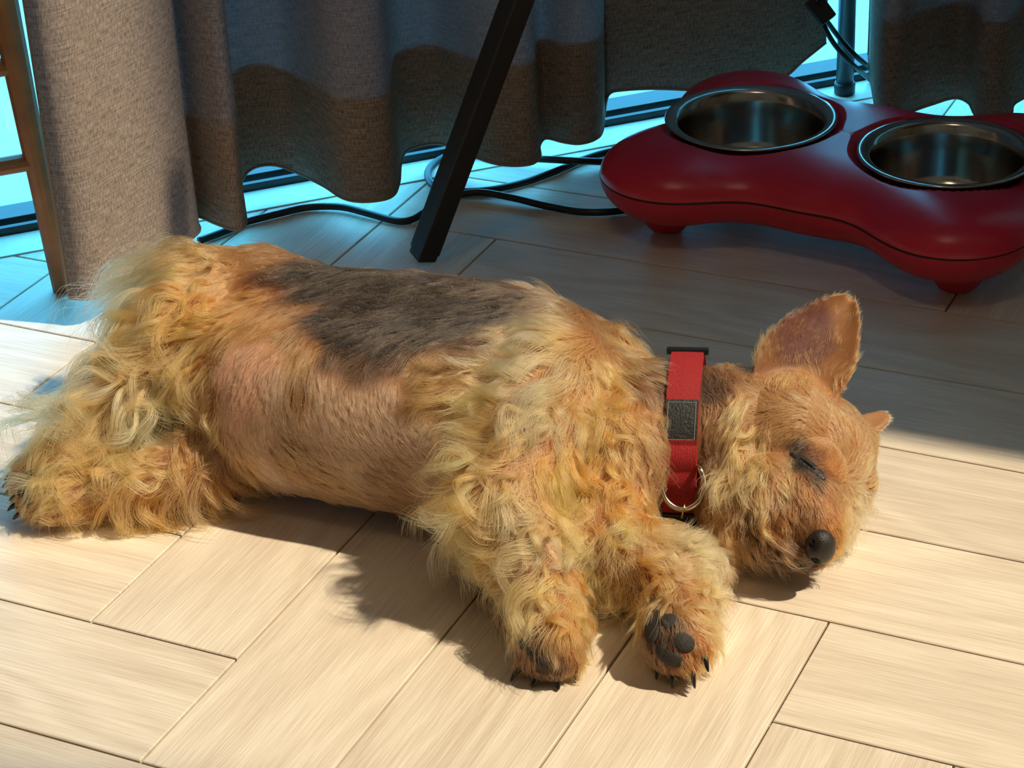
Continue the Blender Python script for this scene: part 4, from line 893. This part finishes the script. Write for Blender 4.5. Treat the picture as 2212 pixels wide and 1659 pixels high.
nost = [Vector((-.42, -.50, .72)), Vector((-.60, .50, .60))]
def nose_shape(q, p):
    for n_ in nost:
        d = (p - n_.normalized()).length
        if d < .36: q = q - nd*.0042*(1 - (d/.36)**2)
    return q
bm = bmesh.new(); ellipsoid(bm, NZ, wid*.0090, tall*.0114, nd*.0078, 40, 30, nose_shape); nose = dpart('nose', bm, M_nose)
for n_ in nost:
    nn = n_.normalized(); c = NZ + wid*.0090*nn.x + tall*.0114*nn.y + nd*(.0088*nn.z - .0036)
    bm = bmesh.new(); ellipsoid(bm, c, wid*.0015, tall*.0020, nd*.0010, 14, 10); dpart('nostril', bm, M_dark, nose)
nose['label'] = 'black leathery nose'
# mouth line
bm = bmesh.new(); add_tube(bm, catmull([hit(1748, 1214)[0] or at(1748, 1214, .015), hit(1722, 1216)[0] or at(1722, 1216, .015), hit(1690, 1213)[0] or at(1690, 1213, .015), hit(1655, 1200)[0] or at(1655, 1200, .02)], 5), .0011, 8); dpart('mouth', bm, M_lid)
# half-closed eye
el, en = hit(1745, 1003); e1 = (RI*.52 - UPV*.85); e1 = (e1 - en*e1.dot(en)).normalized(); e2 = en.cross(e1)
bm = bmesh.new(); ellipsoid(bm, el - en*.0015, e1*.0140, e2*.0044, en*.0021); lid = dpart('eyelid', bm, M_lid)
bm = bmesh.new(); ellipsoid(bm, el - en*.0012, e1*.0085, e2*.0014, en*.0025); dpart('eye', bm, M_eye, lid)
# claws
def claw(A, B, r, drop=.25, ln=.0105):
    d = (B - A).normalized(); base = B + d*r*.35; p1 = base + d*ln*.5 + Zv*.0006; p2 = base + d*ln + Vector((0, 0, -drop*ln))
    for p in (base, p1, p2): p.z = max(p.z, .0016)
    path = catmull([base, p1, p2], 4); n = len(path)
    bm = bmesh.new(); add_tube(bm, path, [0.0029*(1 - .86*(i/(n-1))**1.4) for i in range(n)], 10); dpart('claw', bm, M_claw)
for key in ('fore_up', 'fore_low', 'hind_up', 'hind_low'):
    for A, B, r in TOES[key]: claw(A, B, r, .25, .0135 if key == 'fore_up' else .0105)
# pads set on the soles that face the viewer
def pad(px, py, hx, hy, rot=0.0, th=.0026):
    hx, hy = hx*1.05, hy*1.05
    loc, no = hit(px, py)
    if loc is None: return
    a = RI*math.cos(rot) - UPV*math.sin(rot); a = (a - no*a.dot(no)).normalized(); b_ = no.cross(a)
    bm = bmesh.new(); ellipsoid(bm, loc - no*.0008, a*hx, b_*hy, no*th, 22, 14); dpart('paw_pad', bm, M_pad)
pad(1408, 1352, .0062, .0110, .15); pad(1421, 1298, .0034, .0062, -.3); pad(1442, 1341, .0060, .0050, .2); pad(1478, 1388, .0062, .0052, .5); pad(1452, 1425, .0066, .0050, .3); pad(1428, 1405, .0035, .0050, .2)
pad(1150, 1408, .0045, .0040, .6); pad(1172, 1430, .0042, .0038, .3); pad(1128, 1392, .0035, .0040, .3)
pad(50, 1040, .0042, .0035, .2); pad(62, 1026, .0040, .0032, .2); pad(48, 1064, .0042, .0036, .2); pad(60, 1090, .0040, .0040, .2)
# ------------------------------------------------------------------ collar
NC = at(1479, 942, .050)
ax_ = (at(1560, 950, .050) - at(1400, 946, .050)).normalized()
up_ = (UPV - ax_*UPV.dot(ax_)).normalized(); to_ = ax_.cross(up_)
if to_.dot(FWD) > 0: to_ = -to_            # towards the viewer
M_web = None
m, nt, b, N, L = nm('red_webbing')
tc = N.new('ShaderNodeTexCoord'); wv = N.new('ShaderNodeTexWave'); wv.wave_type = 'BANDS'; wv.inputs['Scale'].default_value = 260; wv.inputs['Distortion'].default_value = .6
mp = N.new('ShaderNodeMapping'); mp.inputs['Rotation'].default_value = (.4, .2, .5)
L.new(tc.outputs['Object'], mp.inputs[0]); L.new(mp.outputs[0], wv.inputs['Vector'])
n1 = N.new('ShaderNodeTexNoise'); n1.inputs['Scale'].default_value = 900; L.new(tc.outputs['Object'], n1.inputs['Vector'])
cr = N.new('ShaderNodeValToRGB'); cr.color_ramp.elements[0].color = (*lin((112, 10, 14)), 1); cr.color_ramp.elements[1].color = (*lin((176, 24, 28)), 1)
mxx = N.new('ShaderNodeMath'); mxx.operation = 'MULTIPLY_ADD'; mxx.inputs[1].default_value = .85; L.new(n1.outputs['Fac'], mxx.inputs[0])
h2 = N.new('ShaderNodeMath'); h2.operation = 'MULTIPLY'; h2.inputs[1].default_value = .15; L.new(wv.outputs['Fac'], h2.inputs[0]); L.new(h2.outputs[0], mxx.inputs[2])
L.new(mxx.outputs[0], cr.inputs['Fac']); L.new(cr.outputs['Color'], b.inputs['Base Color']); b.inputs['Roughness'].default_value = .75
bp = N.new('ShaderNodeBump'); bp.inputs['Strength'].default_value = .7; bp.inputs['Distance'].default_value = .0005; L.new(mxx.outputs[0], bp.inputs['Height']); L.new(bp.outputs['Normal'], b.inputs['Normal'])
M_web = m
M_leather = plain('black_leather', (34, 33, 33), .55, noise=.25, nscale=300, bump=.7, bscale=700)
M_thread = plain('grey_thread', (120, 116, 108), .8)
M_ring = plain('nickel_ring', (205, 196, 180), .22, metal=1.0)
M_bplast = plain('black_plastic', (20, 20, 22), .4, noise=.1, nscale=200)
collar = empty('dog_collar', NC); tag(collar, 'red webbing collar with black leather patch and metal ring round the dog neck', 'collar')
def cpart(name, bm, mat, parent=None, smooth=False):
    return mesh_obj(name, bm, mat, parent or collar, smooth)
CR = .0500
def cpt(phi, w_, r):     # point on the collar, angle from the viewer side upwards, offset across, radius (relative to the collar centre)
    lean = .0012*math.sin(phi) 
    return ax_*(w_ + lean) + to_*(math.cos(phi)*r) + up_*(math.sin(phi)*r)
def band(bm, p0, p1, hw, r0, r1, n, wob=None):
    rows = []
    for i in range(n+1):
        ph = p0 + (p1-p0)*i/n; dr = wob(ph) if wob else 0.0
        e = [cpt(ph, -hw, r0+dr), cpt(ph, -hw*.96, r1+dr), cpt(ph, 0, r1+dr+.0002), cpt(ph, hw*.96, r1+dr), cpt(ph, hw, r0+dr), cpt(ph, 0, r0+dr-.0002)]
        rows.append([bm.verts.new(v) for v in e])
    for A, B in zip(rows[:-1], rows[1:]):
        for k in range(6): bm.faces.new((A[k], A[(k+1) % 6], B[(k+1) % 6], B[k]))
    if abs(p1-p0) < 6.2: bm.faces.new(rows[0][::-1]); bm.faces.new(rows[-1])
    bmesh.ops.recalc_face_normals(bm, faces=bm.faces); return bm
D2 = math.radians
bm = bmesh.new(); band(bm, D2(-62), D2(300-.5-0), .0102, CR, CR+.0018, 90); cpart('strap', bm, M_web)
# doubled, stitched-down webbing with folds below the patch
bm = bmesh.new(); band(bm, D2(-58), D2(-1), .0104, CR+.0018, CR+.0036, 60, lambda p: .0013*abs(math.sin((math.degrees(p)+58)/57*3.2*math.pi))); cpart('folded_webbing', bm, M_web)
bm = bmesh.new(); band(bm, D2(24), D2(84), .0100, CR+.0018, CR+.0030, 30); cpart('upper_webbing', bm, M_web)
bm = bmesh.new(); band(bm, D2(-3), D2(25), .0098, CR+.0022, CR+.0040, 20); patch = cpart('leather_patch', bm, M_leather)
for q in (-1, 1):
    bm = bmesh.new(); add_tube(bm, [cpt(D2(a_), q*.0082, CR+.0041) for a_ in np.linspace(-1, 23, 14)], .00028, 6); cpart('stitching', bm, M_thread, patch)
for a_ in (-1, 23):
    bm = bmesh.new(); add_tube(bm, [cpt(D2(a_), w_, CR+.0041) for w_ in np.linspace(-.0082, .0082, 8)], .00028, 6); cpart('stitching', bm, M_thread, patch)
# slider bar at the top
bm = bmesh.new(); add_box(bm, cpt(D2(80), 0, CR+.0030), ax_*.0128, (cpt(D2(83), 0, CR) - cpt(D2(77), 0, CR)).normalized()*.0034, (up_*math.sin(D2(80)) + to_*math.cos(D2(80)))*.0020, .0008); cpart('slider', bm, M_bplast)
# black side-release buckle below
bm = bmesh.new(); add_box(bm, cpt(D2(-70), 0, CR+.0022), ax_*.0118, (cpt(D2(-65), 0, CR) - cpt(D2(-75), 0, CR)).normalized()*.0098, (-up_*math.sin(D2(70)) + to_*math.cos(D2(70)))*.0026, .0012); cpart('buckle', bm, M_bplast)
# metal D ring hanging towards the viewer
def dpt(px, py, off):
    d = ray(px, py); p = NC + to_*(CR*.62 + off); t = (p - CAM).dot(to_)/d.dot(to_); return CAM + d*t - NC
ring = [(1452, 1006, .012), (1438, 1012, .0225), (1429, 1036, .0235), (1430, 1060, .0235), (1440, 1081, .0235), (1457, 1095, .0235), (1476, 1100, .0235), (1496, 1094, .0235), (1512, 1079, .0235), (1520, 1057, .0235), (1519, 1034, .0235), (1511, 1012, .0225), (1498, 1006, .012)]
pth = [Vector(p) for p in catmull([dpt(*q) for q in ring], 6)]
bm = bmesh.new(); add_tube(bm, pth, .00165, 12); rg2 = cpart('d_ring', bm, M_ring, smooth=True)
bm = bmesh.new(); c0 = dpt(1476, 1104, .0235)
add_tube(bm, [c0 + up_*(.0042*math.sin(t)) + to_*(.0030*math.cos(t)) + ax_*(.0008*math.sin(t)) for t in np.linspace(0, 2*math.pi, 20, endpoint=False)], .00055, 8, closed=True); cpart('split_ring', bm, plain('brass_wire', (190, 160, 96), .3, metal=1.0), rg2, True)
